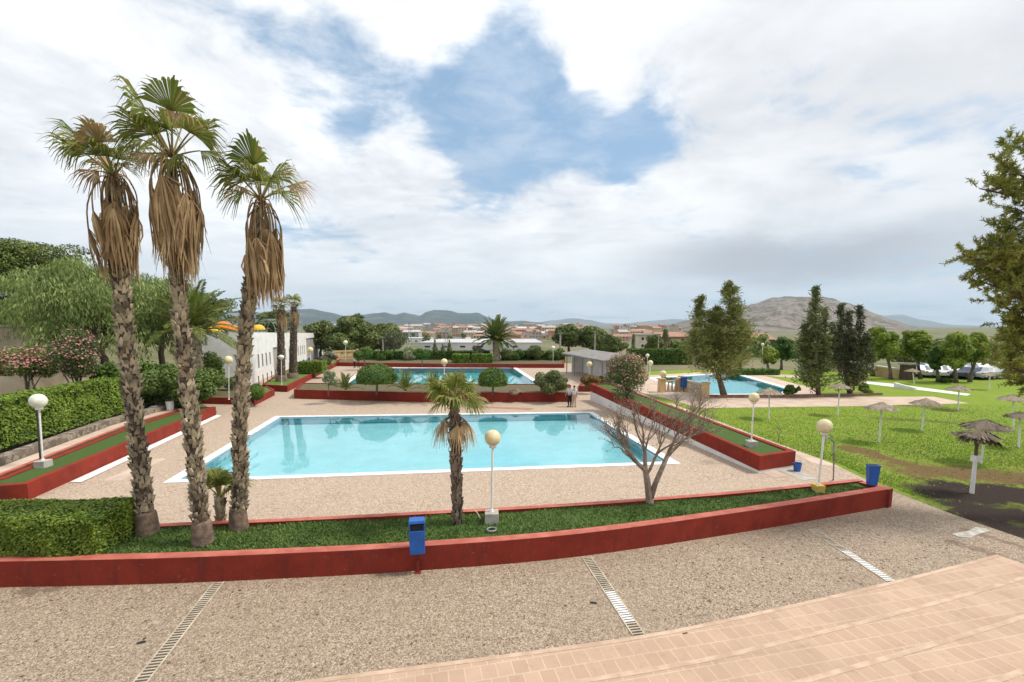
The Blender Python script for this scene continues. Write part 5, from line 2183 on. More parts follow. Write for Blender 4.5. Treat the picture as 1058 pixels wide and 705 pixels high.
def person(label, loc, rz, shirt, trousers, short=False, arm=0.0, group='pairs of people by the pools', k=1.0, stride=.07):
    # skeleton: z up, faces -y
    J = {
        'pel': ((0, 0, .95), (.15, .105)), 'bel': ((0, 0, 1.10), (.145, .10)), 'che': ((0, 0, 1.30), (.165, .11)), 'nek': ((0, .01, 1.47), .055), 'hd0': ((0, 0, 1.56), (.07, .085)), 'hd1': ((0, -.005, 1.66), (.078, .095)), 'hd2': ((0, 0, 1.735), (.05, .06)),
        'nose': ((0, -.105, 1.62), .014),
        'sl': ((.19, 0, 1.41), .058), 'el': ((.235, .02 - arm * .1, 1.14), .042), 'wl': ((.23, -.06 - arm * .22, .92 + arm * .12), .030), 'hl': ((.225, -.09 - arm * .26, .84 + arm * .16), (.022, .036)),
        'sr': ((-.19, 0, 1.41), .058), 'er': ((-.235, .02, 1.14), .042), 'wr': ((-.23, -.05, .90), .030), 'hr': ((-.225, -.07, .82), (.022, .036)),
        'tl': ((.09, 0, .86), .085), 'kl': ((.10, -stride * .5, .49), .058), 'al': ((.10, stride * .4, .09), .038), 'fl': ((.11, -.13, .035), (.04, .03)),
        'tr': ((-.09, 0, .86), .085), 'kr': ((-.10, stride * .3, .49), .058), 'ar': ((-.10, stride, .09), .038), 'fr': ((-.11, stride - .16, .035), (.04, .03)),
    }
    E = [('pel', 'bel'), ('bel', 'che'), ('che', 'nek'), ('nek', 'hd0'), ('hd0', 'hd1'), ('hd1', 'hd2'), ('hd1', 'nose'), ('che', 'sl'), ('sl', 'el'), ('el', 'wl'), ('wl', 'hl'), ('che', 'sr'), ('sr', 'er'), ('er', 'wr'), ('wr', 'hr'),
         ('pel', 'tl'), ('tl', 'kl'), ('kl', 'al'), ('al', 'fl'), ('pel', 'tr'), ('tr', 'kr'), ('kr', 'ar'), ('ar', 'fr')]
    # five unequal bent fingers on each hand
    for s, hnd in ((1, 'hl'), (-1, 'hr')):
        hp = Vector(J[hnd][0])
        for i, ln in enumerate((.065, .075, .07, .055)):
            a, c = f'{hnd}f{i}a', f'{hnd}f{i}b'
            J[a] = (tuple(hp + Vector((0, (i - 1.5) * .02, -.035 - ln * .3))), .009)
            J[c] = (tuple(hp + Vector((-s * .02, (i - 1.5) * .022, -.04 - ln))), .007)
            E += [(hnd, a), (a, c)]
        J[hnd + 't'] = (tuple(hp + Vector((-s * .015, -.05, -.03))), .009)
        E.append((hnd, hnd + 't'))

    def sub(keys, grow, ov=None):
        ov = ov or {}
        ks = list(keys)
        nd = []
        for q in ks:
            p, r = J[q]
            p = ov.get(q, p)
            r = tuple(x + grow for x in r) if isinstance(r, tuple) else r + grow
            nd.append((tuple(x * k for x in p), tuple(x * k for x in r) if isinstance(r, tuple) else r * k))
        ed = [(ks.index(a), ks.index(b_)) for a, b_ in E if a in ks and b_ in ks]
        return nd, ed

    nd, ed = sub(J, 0)
    body = skin_mesh(nd, ed, 0, M_skin, 'person')
    body.location = loc
    body.rotation_euler = (0, 0, rz)
    tag(body, label, 'person', group)
    mid = lambda a, b_, t: tuple(Vector(J[a][0]).lerp(Vector(J[b_][0]), t))
    nd, ed = sub(['bel', 'che', 'sl', 'el', 'sr', 'er', 'pel'], .016, {'el': mid('sl', 'el', .75), 'er': mid('sr', 'er', .75)})
    skin_mesh(nd, ed, 1, shirt, 'shirt', body)
    keys = ['pel', 'tl', 'kl', 'tr', 'kr'] if short else ['pel', 'tl', 'kl', 'al', 'tr', 'kr', 'ar']
    nd, ed = sub(keys, .019)
    skin_mesh(nd, ed, 0, trousers, 'trousers', body)
    b = MB()
    b.lathe(Vector((0, .018, 1.675)) * k, [(.088 * k, -.05 * k), (.098 * k, 0), (.085 * k, .05 * k), (.05 * k, .085 * k), (.001, .098 * k)], 14, .92, 1.05)
    b.build('hair', M_hair, body, world=False, smooth=True)
    b = MB()
    for sx in (-1, 1):
        b.sphere(Vector((sx * .032, -.092, 1.645)) * k, .011 * k, 8, 6)
    b.build('eyes', M_darkmetal, body, world=False, smooth=True)
    b = MB()
    for x, key in ((.11, 'fl'), (-.11, 'fr')):
        p = Vector(J[key][0])
        b.lathe(Vector((p.x, p.y + .06, 0)) * k, [(.05 * k, 0), (.055 * k, .03 * k), (.048 * k, .06 * k), (.03 * k, .075 * k)], 12, .85, 2.3)
    b.build('shoes', M_darkmetal, body, world=False, smooth=True)
    return body


cl = lambda nm, c: mat(nm, c, tuple(x * .8 for x in c), 8, .85, world=False)
person('person in a light blue white shirt and black trousers walking by the pale pool', G(588.3, 420.5, .004), R(200), cl('pale_blue_cloth', (.55, .62, .72)), cl('black_cloth', (.02, .02, .022)), arm=.6)
person('person in a pale shirt and beige trousers beside another on the pool deck', G(593, 420.8, .004), R(170), cl('pale_cloth', (.66, .66, .68)), cl('beige_cloth', (.50, .38, .28)), arm=.2, k=.98)
person('person in pale top and dark trousers at the far left end of the turquoise pool', G(366.5, 380, .004), R(150), cl('pale_cloth', (.66, .66, .68)), cl('black_cloth', (.02, .02, .022)))
person('person dressed all in dark at the far left end of the turquoise pool', G(370.5, 380.5, .004), R(210), cl('black_cloth', (.02, .02, .022)), cl('black_cloth', (.02, .02, .022)))
person('person in dark clothes standing in the doorway of the white building', G(286, 386, 0), R(90), cl('navy_cloth', (.03, .04, .07)), cl('black_cloth', (.02, .02, .022)))

# ------------------------------------------------------------------ white building at the left
def white_building():
    a, b_ = G(259, 397.5, 0), G(333.5, 367.5, 0)
    d = (b_ - a).normalized()
    s = Vector((-d.y, d.x, 0))           # away from the pools
    za, zb = Q(259, 343.5, a).z, Q(333.5, 344.3, b_).z
    L = (b_ - a).length
    Dp = 6.5
    t = thing('white_building', 'long low white building with slit windows at the left of the pools', 'building', (a + b_) / 2)
    w = MB()
    P = [a, b_, b_ + s * Dp, a + s * Dp]
    # facade with recessed openings: build as separate wall strips

    def ucol(px):
        v = D(px, 10, 0)
        den = v.x * d.y - v.y * d.x
        tt = (a.x * d.y - a.y * d.x) / den
        return (Vector((v.x * tt, v.y * tt, 0)) - a).dot(d) / L

    doors = [(ucol(280.5), ucol(288.5), 0, 3.6), (ucol(315.5), ucol(327), 0, 4.2)]
    slits = [(ucol(x_) - .006, ucol(x_) + .006) for x_ in (265, 269.2, 273.3, 277.2, 293.5, 297.5, 307, 309.3, 311.4, 313.3)] + [(ucol(329.6), ucol(331))]
    ops = sorted([(u0, u1, z0, z1) for u0, u1, z0, z1 in doors] + [(u0, u1, 1.5, 3.1) for u0, u1 in slits])
    top = lambda u: za + (zb - za) * u
    th = .25

    def wallpiece(u0, u1, z0, z1a, z1b):
        p0, p1 = a + d * L * u0, a + d * L * u1
        w.prism([(p0.x, p0.y), (p1.x, p1.y), (p1.x + s.x * th, p1.y + s.y * th), (p0.x + s.x * th, p0.y + s.y * th)], z0, [z1a, z1b, z1b, z1a])

    u = 0
    for u0, u1, z0, z1 in ops:
        wallpiece(u, u0, 0, top(u), top(u0))
        if z0 > 0:
            wallpiece(u0, u1, 0, z0, z0)
        wallpiece(u0, u1, z1, top(u0), top(u1))
        u = u1
    wallpiece(u, 1, 0, top(u), top(1))
    for p0, p1, h0, h1 in ((a, a + s * Dp, za, za), (b_, b_ + s * Dp, zb, zb)):
        sg = 1 if p0 is a else -1
        q0, q1 = p0 + s * th, p1
        w.prism([(q0.x, q0.y), (q1.x, q1.y), (q1.x + d.x * sg * th, q1.y + d.y * sg * th), (q0.x + d.x * sg * th, q0.y + d.y * sg * th)], 0, h0)
    w.build('wall', M_white, t)
    r = MB()
    i0, i1 = a + s * th + d * th, b_ + s * th - d * th
    r.prism([(i0.x, i0.y), (i1.x, i1.y), (i1.x + s.x * (Dp - th), i1.y + s.y * (Dp - th)), (i0.x + s.x * (Dp - th), i0.y + s.y * (Dp - th))], [za - .55, zb - .55, zb - .55, za - .55], [za - .3, zb - .3, zb - .3, za - .3])
    r.build('roof', M_conc, t)
    gm = mat('window_dark', (.035, .04, .05), None, 2, .2, spec=.6)
    for u0, u1 in slits:
        p = a + d * L * (u0 + u1) / 2 + s * .12
        q = MB()
        q.box(p + Vector((0, 0, 2.3)), (L * (u1 - u0), .04, 1.6), math.atan2(d.y, d.x))
        q.build('window', gm, t)
    for i, (u0, u1, z0, z1) in enumerate(doors):
        p = a + d * L * (u0 + u1) / 2 + s * .2
        q = MB()
        q.box(p + Vector((0, 0, z1 / 2)), (L * (u1 - u0), .05, z1), math.atan2(d.y, d.x))
        for z in [z1 * k_ / 7 for k_ in range(1, 7)]:
            q.box(p - s * .03 + Vector((0, 0, z)), (L * (u1 - u0), .03, .04), math.atan2(d.y, d.x))
        q.build('shutter_door', mat('grey_shutter', (.40, .38, .36), (.32, .31, .29), 1, .6), t)
    # inner floor of the building so that nothing is open below
    # roof top: arches and bright canopies
    def on_roof(px, py, back):
        ref = a + d * L * .1 + s * back
        return ref

    zr = za - .3
    for lab, px, back, rad, h_, m in (('orange dome canopy on the flat roof, behind the leaning palm', 231, 4.0, 1.1, 1.5, mat('orange_fabric', (.70, .22, .02), (.6, .17, .02), 2, .6)),
                                      ('yellow dome canopy at the left on the flat roof', 221, 4.4, 1.0, .9, mat('yellow_fabric', (.75, .48, .03), (.65, .40, .03), 2, .6)),
                                      ('yellow dome canopy on the flat roof right of the tall palm', 267, 4.0, .9, 1.2, MATS['yellow_fabric']),
                                      ('small orange dome canopy next to the larger orange one', 241, 5.0, .7, 1.1, MATS['orange_fabric'])):
        # intersect the view column with a line parallel to the facade
        dirp = D(px, 10, 0) - Vector((0, 0, 0))
        o = a + s * back
        den = dirp.x * d.y - dirp.y * d.x
        tt = (o.x * d.y - o.y * d.x) / den
        c = Vector((dirp.x * tt, dirp.y * tt, zr))
        th_ = thing('canopy', lab, 'canopy', c, group='dome canopies on the roof')
        q = MB()
        for i in range(6):
            aa = 2 * math.pi * i / 6
            q.tube([c + Vector((math.cos(aa) * rad, math.sin(aa) * rad, -.02)), c + Vector((math.cos(aa) * rad, math.sin(aa) * rad, h_ * .45))], .04, 6)
        q.build('posts', M_greymetal, th_)
        q = MB()
        q.lathe(c, [(rad * 1.05, h_ * .4), (rad * .98, h_ * .6), (rad * .75, h_ * .85), (rad * .4, h_ * .98), (.001, h_ * 1.03)], 12)
        q.build('dome', m, th_)
    for lab, px, back in (('metal arch cage on the roof left of the slim palms', 280, 4.5), ('metal arch cage on the roof right of the slim palms', 304, 5.0)):
        dirp = D(px, 10, 0)
        o = a + s * back
        den = dirp.x * d.y - dirp.y * d.x
        tt = (o.x * d.y - o.y * d.x) / den
        c = Vector((dirp.x * tt, dirp.y * tt, zr))
        th_ = thing('arch_frame', lab, 'frame', c, group='arched frames on the roof')
        k_ = mpp(c)
        rx = 11 * k_ if px < 290 else 7 * k_
        q = MB()
        for j in range(5):
            o2 = HF * (j - 2) * .8
            for f in (1.0,):
                q.tube([c + o2 + RGT * math.cos(aa) * rx * (1 - .08 * abs(j - 2)) + Vector((0, 0, math.sin(aa) * 13 * k_ + .05)) for aa in [math.pi * i / 12 for i in range(13)]], .05, 6)
        for i in range(1, 12, 2):
            aa = math.pi * i / 12
            q.tube([c + HF * (j - 2) * .8 + RGT * math.cos(aa) * rx * (1 - .08 * abs(j - 2)) + Vector((0, 0, math.sin(aa) * 13 * k_ + .05)) for j in range(5)], .035, 6)
        q.build('arches', mat('grey_green_metal', (.28, .34, .30), (.2, .25, .22), 3, .5), th_)
    # pergola frame at the far end
    c = G(340, 367, 0)
    th_ = thing('pergola', 'small white post frame at the far end of the white building', 'pergola', c)
    q = MB()
    zt = Q(340, 347.5, c).z
    for px in (335.8, 341.2):
        p = Q(px, 360, c)
        q.box(Vector((p.x, p.y, zt / 2)), (.16, .16, zt), 0)
        p2 = p + HF * 2.5
        q.box(Vector((p2.x, p2.y, zt / 2)), (.16, .16, zt), 0)
    q.build('posts', M_white, th_)
    q = MB()
    q.box(Vector((c.x, c.y, zt + .08)) + HF * 1.2, (1.6, 3.2, .16), -YAW)
    q.build('roof', M_white, th_)
    return a, d, s, L


WB = white_building()

# railing posts along the terrace of the white building
for i in range(5):
    p = G(268 + 4.4 * i, 402 - 2.2 * i, 0)
    b = MB()
    b.tube([p, p + Vector((0, 0, 1.25))], .045, 6)
    b.sphere(p + Vector((0, 0, 1.27)), .06, 8, 6)
    tag(b.build('bollard', M_darkmetal), 'thin dark post of the row in front of the slit windows', 'post', 'thin posts before the white building')

# blue chairs stacked before the building
M_bluec = mat('blue_chair_plastic', (.05, .16, .45), (.04, .12, .36), 3, .4)


def plastic_chair(label, p, rz, m, group):
    t = thing('chair', label, 'chair', p, rz, group)
    q = MB()
    q.box(Vector((0, 0, .44)), (.46, .44, .04))
    q.build('seat', m, t, world=False, bevel=.01)
    q = MB()
    q.box(Vector((0, .22, .68)), (.46, .04, .46))
    q.build('backrest', m, t, world=False, bevel=.01)
    for sx in (-1, 1):
        for sy in (-1, 1):
            q = MB()
            q.tube([(sx * .19, sy * .18, .43), (sx * .22, sy * .21, 0)], .02, 5)
            q.build('leg', m, t, world=False)


chairs = []
for i in range(8):
    p = G(309 + (i % 4) * 3.2, 382.5 - (i % 4) * 2.0 - (i // 4) * 1.3, 0)
    plastic_chair('blue plastic chair in front of the white building, right of the slim palms', p, random.uniform(0, 6), M_bluec, 'blue chairs before the white building')
for px, py in ():
    plastic_chair({219: 'white plastic chair left of the cream lamp by the dark red planter', 230: 'white plastic chair directly beside the cream lamp post'}[px], G(px, py, 0 if px > 1000 else .5), 1.0, M_white, 'white chairs by the dark red planter')
# bags and cans left behind by the round shrub
for nm, lab, px, py, m, sz in (('jerry_can', 'blue plastic can standing beside the palm trunk, near the round shrub', 154.5, 419, M_blue, (.34, .3, .75)),
                               ('bucket', 'white bucket under the round light green shrub', 176, 424, M_white, (.5, .5, .62)),):
    p = G(px, py, .66)
    t = thing(nm, lab, nm.replace('_', ' '), p)
    q = MB()
    if nm == 'bucket':
        q.lathe(p, [(sz[0] * .4, 0), (sz[0] * .5, sz[2]), (sz[0] * .53, sz[2]), (sz[0] * .45, sz[2] - .02), (sz[0] * .36, .04)], 16)
    else:
        q.box(p + Vector((0, 0, sz[2] * .42)), (sz[0], sz[1], sz[2] * .84), .3, .94)
    q.build('body', m, t, bevel=.03 if nm != 'bucket' else 0)
    q = MB()
    if nm == 'bucket':
        q.tube([p + Vector((sz[0] * .52 * math.cos(a_), 0, sz[2] + .15 * math.sin(a_))) for a_ in [math.pi * i / 8 for i in range(9)]], .012, 5)
        q.build('handle', M_greymetal, t)
    else:
        q.lathe(p + Vector((0, 0, sz[2] * .83)), [(.07, 0), (.07, .08), (.05, .1)], 10)
        q.build('cap', M_white, t)
p = G(160, 425, .66)
q = MB()
q.sphere(p + Vector((0, 0, .16)), .36, 12, 8, .5)
for i, v in enumerate(q.v):
    q.v[i] = (v[0] + random.uniform(-.06, .06), v[1] + random.uniform(-.05, .05), max(v[2] + random.uniform(-.06, .06), .66))
tag(q.build('bag', M_white, smooth=True), 'crumpled white bag lying on the path below the round shrub', 'bag')

# ------------------------------------------------------------------ walls, balustrade, fences
t = thing('boundary_wall', 'tall stained beige wall behind the pink flowering shrubs', 'wall', D(30, 33, 0))
q = MB()
p0, p1, p2 = D(-120, 31, 0), D(28, 33, 0), D(118, 37, 0)
strip_wall(q, [p0, p1, p2], .35, 0, [4.0, 3.9, 3.3], 1)
q.build('wall_body', M_beige, t)
q = MB()
strip_wall(q, [p0 + Vector((0, -.05, 0)), p1 + Vector((0, -.05, 0))], .45, [4.002, 3.902], [4.12, 4.02], 1)
q.build('coping', M_conc, t)
hb0 = D(-60, 35, 0)
t = thing('outbuilding', 'small flat roofed beige outbuilding at the left edge above the oleanders', 'building', hb0)
q = MB()
q.box(hb0 + Vector((0, 2, 3.15)) - RGT * -2.0, (11.5, 4, 6.3), -YAW)
q.build('wall', M_beige, t)
q = MB()
q.box(hb0 + Vector((0, 2, 6.37)) - RGT * -2.0, (11.9, 4.4, .14), -YAW)
q.build('roof', M_conc, t)

t = thing('balustrade', 'beige balustrade wall under the pines at the far left corner of the pools', 'balustrade', D(358, 84, 0))
q = MB()
pa, pb = D(344, 84, 0), D(367, 86, 0)
zt = 2.1
strip_wall(q, [pa, pb], .3, 0, .7, 1)
strip_wall(q, [pa, pb], .34, zt - .22, zt, 1)
n = 16
for i in range(n):
    p = pa.lerp(pb, (i + .5) / n) + HF * .15
    q.lathe(Vector((p.x, p.y, .7)), [(.09, 0), (.13, .35), (.07, .8), (.10, zt - .92)], 8)
q.build('stonework', M_sand, t)

# stone fence with pillars by the lawn pool
def stone_fence(label, pxa, pya, pxb, pyb, h_, npan):
    a, b_ = G(pxa, pya), G(pxb, pyb)
    t = thing('stone_fence', label, 'fence', (a + b_) / 2, group='stone fences of the lawn pool')
    d = (b_ - a)
    rz = math.atan2(d.y, d.x)
    for i in range(2):
        p = a.lerp(b_, i)
        q = MB()
        q.box(p + Vector((0, 0, h_ * .55)), (.5, .5, h_ * 1.1), rz)
        q.box(p + Vector((0, 0, h_ * 1.1 + .05)), (.62, .62, .1), rz)
        q.build('pillar', M_sand, t)
    q = MB()
    n = int(d.length / .35)
    for i in range(1, n):
        p = a.lerp(b_, i / n)
        q.lathe(p, [(.10, .02), (.13, h_ * .35), (.06, h_ * .7), (.10, h_ * .86)], 7)
    q.box((a + b_) / 2 + Vector((0, 0, h_ * .92)), (d.length - .5, .3, .14), rz)
    q.box((a + b_) / 2 + Vector((0, 0, .08)), (d.length - .5, .34, .16), rz)
    q.build('balusters', M_beige, t)


stone_fence('beige stone fence between lamp and blue bin at the lawn pool', 683, 405.5, 701.5, 404.5, 1.15, 4)
stone_fence('beige stone fence from the blue bin to the big pillar near the casuarina', 704, 403, 728.5, 411.5, 1.2, 5)
t = thing('kerb', 'low brown kerb along the planting bed in front of the casuarina', 'kerb', G(780, 411))
q = MB()
strip_wall(q, [G(731, 411.5), G(836, 411.2)], .25, 0, .28, 1)
q.build('kerb_stone', mat('brown_kerb', (.26, .15, .10), (.18, .10, .07), 3, .8), t)
sheet('bed', [G(731, 411), G(836, 410.7), G(900, 409), G(895, 405.5), G(820, 408), G(731, 409)], .03, M_soil)
t = thing('kerb', 'low brown kerb under the darker conifer', 'kerb', G(885, 410))
q = MB()
strip_wall(q, [G(836, 411.1), G(912, 408.5)], .25, 0, .22, 1)
q.build('kerb_stone', MATS['brown_kerb'], t)
t = thing('low_wall', 'bright white low wall along the strip on the far lawn', 'wall', G(955, 402))
q = MB()
strip_wall(q, [G(923, 401), G(945, 403.5)], .3, 0, [.55, .25], 1)
q.build('wall_body', M_white, t)
t = thing('ochre_wall', 'ochre boundary wall with pale coping behind the tree row', 'wall', G(922, 391))
q = MB()
wa, wb = G(903, 388.5), G(940, 393)
zt = Q(905, 379, wa).z
strip_wall(q, [wa, wb], .35, 0, [zt, zt * .9], 1)
q.build('wall_body', M_sand, t)
q = MB()
strip_wall(q, [wa + HF * -.05, wb + HF * -.05], .46, [zt + .002, zt * .9 + .002], [zt + .16, zt * .9 + .16], 1)
q.build('coping', M_white, t)
t = thing('shed', 'small dark brown shed at the right end of the ochre wall', 'shed', G(942, 393))
p = G(942.5, 393.2)
q = MB()
q.box(p + Vector((0, 0, .9)) + HF * .8, (.9, 1.2, 1.8), 0)
q.build('wall', mat('brown_wood', (.13, .09, .06), (.09, .06, .04), 4, .8), t)
q = MB()
q.box(p + Vector((0, 0, 1.86)) + HF * .8, (1.2, 1.5, .12), 0)
q.build('roof', M_conc, t)

# ------------------------------------------------------------------ shelter
def shelter():
    c = G(605, 385)
    t = thing('poolside_shelter', 'open shelter with sloping grey roof and white wall right of the turquoise pool', 'shelter', c)
    # eave line near pool, from far to near
    f, n_ = G(585.5, 385.5), G(622, 397)
    ze = 2.55
    f0, n0 = Vector((f.x, f.y, ze)), Vector((n_.x, n_.y, ze))
    d = (n0 - f0).normalized()
    s = Vector((-d.y, d.x, 0))
    if s.dot(RGT) < 0:
        s = -s
    f0, n0 = f0 - d * 1.2, n0 + d * 1.5
    q = MB()
    W_ = 3.2
    up = Vector((0, 0, .5))
    vs = [f0 - s * .4, n0 - s * .4, n0 + s * W_ + up, f0 + s * W_ + up]
    vs2 = [v + Vector((0, 0, .16)) for v in vs]
    q.add([tuple(v) for v in vs + vs2], [(3, 2, 1, 0), (4, 5, 6, 7), (0, 1, 5, 4), (1, 2, 6, 5), (2, 3, 7, 6), (3, 0, 4, 7)])
    q.build('roof', mat('fibre_cement', (.27, .255, .24), (.18, .17, .165), 2.0, .85, .4, 9, .02), t)
    for i in range(5):
        p = f.lerp(n_, i / 4)
        q = MB()
        q.tube([Vector((p.x, p.y, 0)), Vector((p.x, p.y, ze + .04))], .07, 8)
        q.build('post', M_greymetal, t)
    q = MB()
    w0, w1 = f + s * 2.8 - d * .8, n_ + s * 2.8 + d * .6
    strip_wall(q, [Vector((w0.x, w0.y, 0)), Vector((w1.x, w1.y, 0))], .25, 0, 3.0, -1)
    w2 = f - d * .8 + s * 1.0
    strip_wall(q, [Vector((w2.x, w2.y, 0)), Vector((w0.x, w0.y, 0))], .22, 0, 2.6, 1)
    q.build('wall', M_white, t)
    for i in range(2):
        p = f.lerp(n_, .25 + .4 * i) + s * 5.57
        q = MB()
        q.box(Vector((p.x, p.y, 1.1)), (.06, 1.1, 2.2), math.atan2(d.y, d.x) + math.pi / 2)
        q.box(Vector((p.x, p.y, 1.1)), (1.1, .06, 2.2), math.atan2(d.y, d.x))
        q.build('door', mat('brown_door', (.33, .17, .09), (.25, .13, .07), 3, .6), t)


shelter()

# ------------------------------------------------------------------ masts, poles
for lab, px, dist, zt_px, r_ in (('tall grey pole left of the big pine clump by the shelter', 579, 90, 345, .2), ('grey pole in front of the middle pine of the shelter clump', 615, 92, 343, .16),
                                 ('slim pole before the brick building', 681, 105, 346, .14), ('pole in front of the eucalyptus stems', 395, 86, 349, .12)):
    ref = D(px, dist, 0)
    z = Q(px, zt_px, ref).z
    t = thing('utility_pole', lab, 'pole', ref, group='poles beyond the pools')
    q = MB()
    q.tube([ref, Vector((ref.x, ref.y, z))], [r_, r_ * .75], 8)
    q.build('pole', mat('pole_concrete', (.40, .38, .35), (.3, .29, .27), 2, .8), t)
    q = MB()
    q.box(Vector((ref.x, ref.y, z + .08)), (.8, .35, .16), -YAW)
    q.build('lamp_head' if 'tall' in lab else 'cap', M_greymetal, t)
for lab, px, y0 in (('lattice mast left of the cypress cluster, before the town', 423, 333), ('lattice mast in line with the cypress cluster, before the town', 461, 340)):
    dist = 260
    zb = tz(dist)
    ref = D(px, dist, zb)
    z = Q(px, y0, ref).z
    t = thing('lattice_mast', lab, 'mast', ref, group='lattice masts before the town')
    q = MB()
    hh = z - zb
    w = 1.1
    for sx, sy in ((-1, -1), (1, -1), (1, 1), (-1, 1)):
        q.tube([ref + Vector((sx * w, sy * w, 0)), ref + Vector((sx * w * .35, sy * w * .35, hh))], .09, 4)
    for i in range(14):
        u = i / 14
        k_ = w * (1 - .65 * u)
        k2 = w * (1 - .65 * (i + 1) / 14)
        q.tube([ref + Vector((-k_, -k_, hh * u)), ref + Vector((k2, -k2, hh * (i + 1) / 14))], .05, 4)
        q.tube([ref + Vector((k_, -k_, hh * u)), ref + Vector((-k2, -k2, hh * (i + 1) / 14))], .05, 4)
    q.build('lattice', M_greymetal, t)
    q = MB()
    for z_ in (.86, .94):
        q.box(ref + Vector((0, 0, hh * z_)), (3.4, .2, .2), -YAW)
    q.build('crossarms', M_greymetal, t)

# ------------------------------------------------------------------ cars
def car(label, p, rz, paint, proto=None):
    t = thing('parked_car', label, 'car', p, rz, 'cars in the car park')
    prof = [(-2.1, .35), (-2.12, .75), (-1.95, .92), (-1.2, .98), (-.55, 1.42), (.75, 1.45), (1.45, 1.02), (2.05, .9), (2.12, .6), (2.08, .32)]
    q = MB()
    n = len(prof)
    vs = []
    for y, kk in ((-.84, 1), (.84, 1)):
        for x, z in prof:
            yy = y * (.80 if z > 1.2 else 1)
            vs.append((x, yy, z))
    fs = [tuple(range(n)), tuple(range(2 * n - 1, n - 1, -1))] + [(i, i + n, (i + 1) % n + n, (i + 1) % n) for i in range(n)]
    q.add(vs, fs)
    q.build('body', paint, t, world=False, bevel=.05)
    gm = mat('car_glass', (.02, .025, .03), None, 2, .1, spec=.7)
    for sy in (-1, 1):
        q = MB()
        q.add([(-1.02, sy * .80, 1.02), (1.22, sy * .80, 1.02), (.68, sy * .70, 1.37), (-.5, sy * .70, 1.36)], [(0, 1, 2, 3)])
        q.build('side_window', gm, t, world=False)
    q = MB()
    q.add([(1.38, -.66, 1.09), (1.38, .66, 1.09), (.84, .58, 1.43), (.84, -.58, 1.43)], [(0, 1, 2, 3)])
    q.build('windscreen', gm, t, world=False)
    for sx in (-1.3, 1.3):
        for sy in (-1, 1):
            q = MB()
            q.tube([(sx, sy * .72, .32), (sx, sy * .88, .32)], .32, 14)
            w = q.build('wheel', MATS['dark_metal'], t, world=False)
            q = MB()
            q.tube([(sx, sy * .86, .32), (sx, sy * .895, .32)], .19, 10)
            q.build('rim', M_greymetal, w, world=False)
    for sy in (-.6, .6):
        q = MB()
        q.box((2.06, sy, .72), (.10, .3, .14))
        q.build('headlight', M_globew, t, world=False)
        q = MB()
        q.box((-2.08, sy, .78), (.08, .28, .16))
        q.build('tail_light', mat('tail_light', (.4, .02, .02), None, 2, .3), t, world=False)


pw = mat('white_car_paint', (.58, .58, .60), None, .5, .25, spec=.6, world=False)
pd = mat('dark_car_paint', (.05, .07, .12), None, .5, .25, spec=.6, world=False)
ps = mat('silver_car_paint', (.45, .47, .5), None, .5, .25, spec=.6, world=False)
pb_ = mat('blue_car_paint', (.10, .20, .40), None, .5, .25, spec=.6, world=False)
for lab, px, py, m, rz in (('white car parked just right of the shed', 949, 391.2, pw, 1.5), ('white car parked between the first leafy trunks', 958.5, 391.6, pw, 1.6), ('silver car parked behind the low leafy tree', 966, 391.2, ps, 1.4),
                           ('white car parked left of the forked trunks', 978, 391.8, pw, 1.55), ('dark blue car parked right behind the forked trunks', 1003, 393.6, pd, .3), ('white car parked second from the trees at right', 994, 392, pw, 1.2),
                           ('pale silver car parked under the pine bough', 1016, 393.8, ps, .5), ('white car parked at the right below the pine bough', 1027, 393.6, pw, .2), ('blue car half hidden at the left of the ochre wall end', 956, 388.5, pb_, 1.5),
                           ('silver car in the back row of the car park', 986, 388.5, ps, 1.5), ('white car in the back row of the car park under the pine', 1010, 388.6, pw, 1.5)):
    car(lab, G(px, py - 2.2, .02), rz - YAW, m)

# ------------------------------------------------------------------ houses to the right, warehouse, town
def facade_house(name, label, px0, px1, y0, y1, dist, zb, wall_m, rows, cols, depth, roof_m, gable=0.0, group=None, win=(.45, .45)):
    a, b_ = D(px0, dist, zb), D(px1, dist, zb)
    zt = Q(px0, y0, a).z
    d = (b_ - a)
    L = d.length
    d.normalize()
    s = Vector((-d.y, d.x, 0))
    if s.dot(HF) < 0:
        s = -s
    t = thing(name, label, 'building', (a + b_) / 2, group=group)
    q = MB()
    q.prism([(p.x, p.y) for p in (a, b_, b_ + s * depth, a + s * depth)], zb, zt)
    q.build('wall', wall_m, t)
    q = MB()
    e = .4
    P = [a - d * e - s * e, b_ + d * e - s * e, b_ + d * e + s * (depth + e), a - d * e + s * (depth + e)]
    if gable:
        r0, r1 = (P[0] + P[3]) / 2, (P[1] + P[2]) / 2
        vs = [(p.x, p.y, zt + .01) for p in P] + [(r0.x, r0.y, zt + gable), (r1.x, r1.y, zt + gable)]
        q.add(vs, [(0, 1, 5, 4), (2, 3, 4, 5), (1, 2, 5), (3, 0, 4), (3, 2, 1, 0)])
    else:
        q.prism([(p.x, p.y) for p in P], zt + .002, zt + .35)
    q.build('roof', roof_m, t)
    gm = MATS['window_dark']
    z0v = max(zb, Q(px0, y1, a).z)
    H = zt - z0v
    for r in range(rows):
        for c in range(cols):
            p = a + d * L * (c + .5) / cols - s * .03
            w_, h_ = L / cols * win[0], H / rows * win[1]
            zc = z0v + H * (r + .5) / rows
            q = MB()
            q.box(Vector((p.x, p.y, zc)), (w_, .05, h_), math.atan2(d.y, d.x))
            w = q.build('window', gm, t)
            q = MB()
            q.box(Vector((p.x, p.y, zc - h_ / 2 - .06)) - s * .06, (w_ * 1.12, .18, .10), math.atan2(d.y, d.x))
            q.build('sill', M_white, w)
    return t


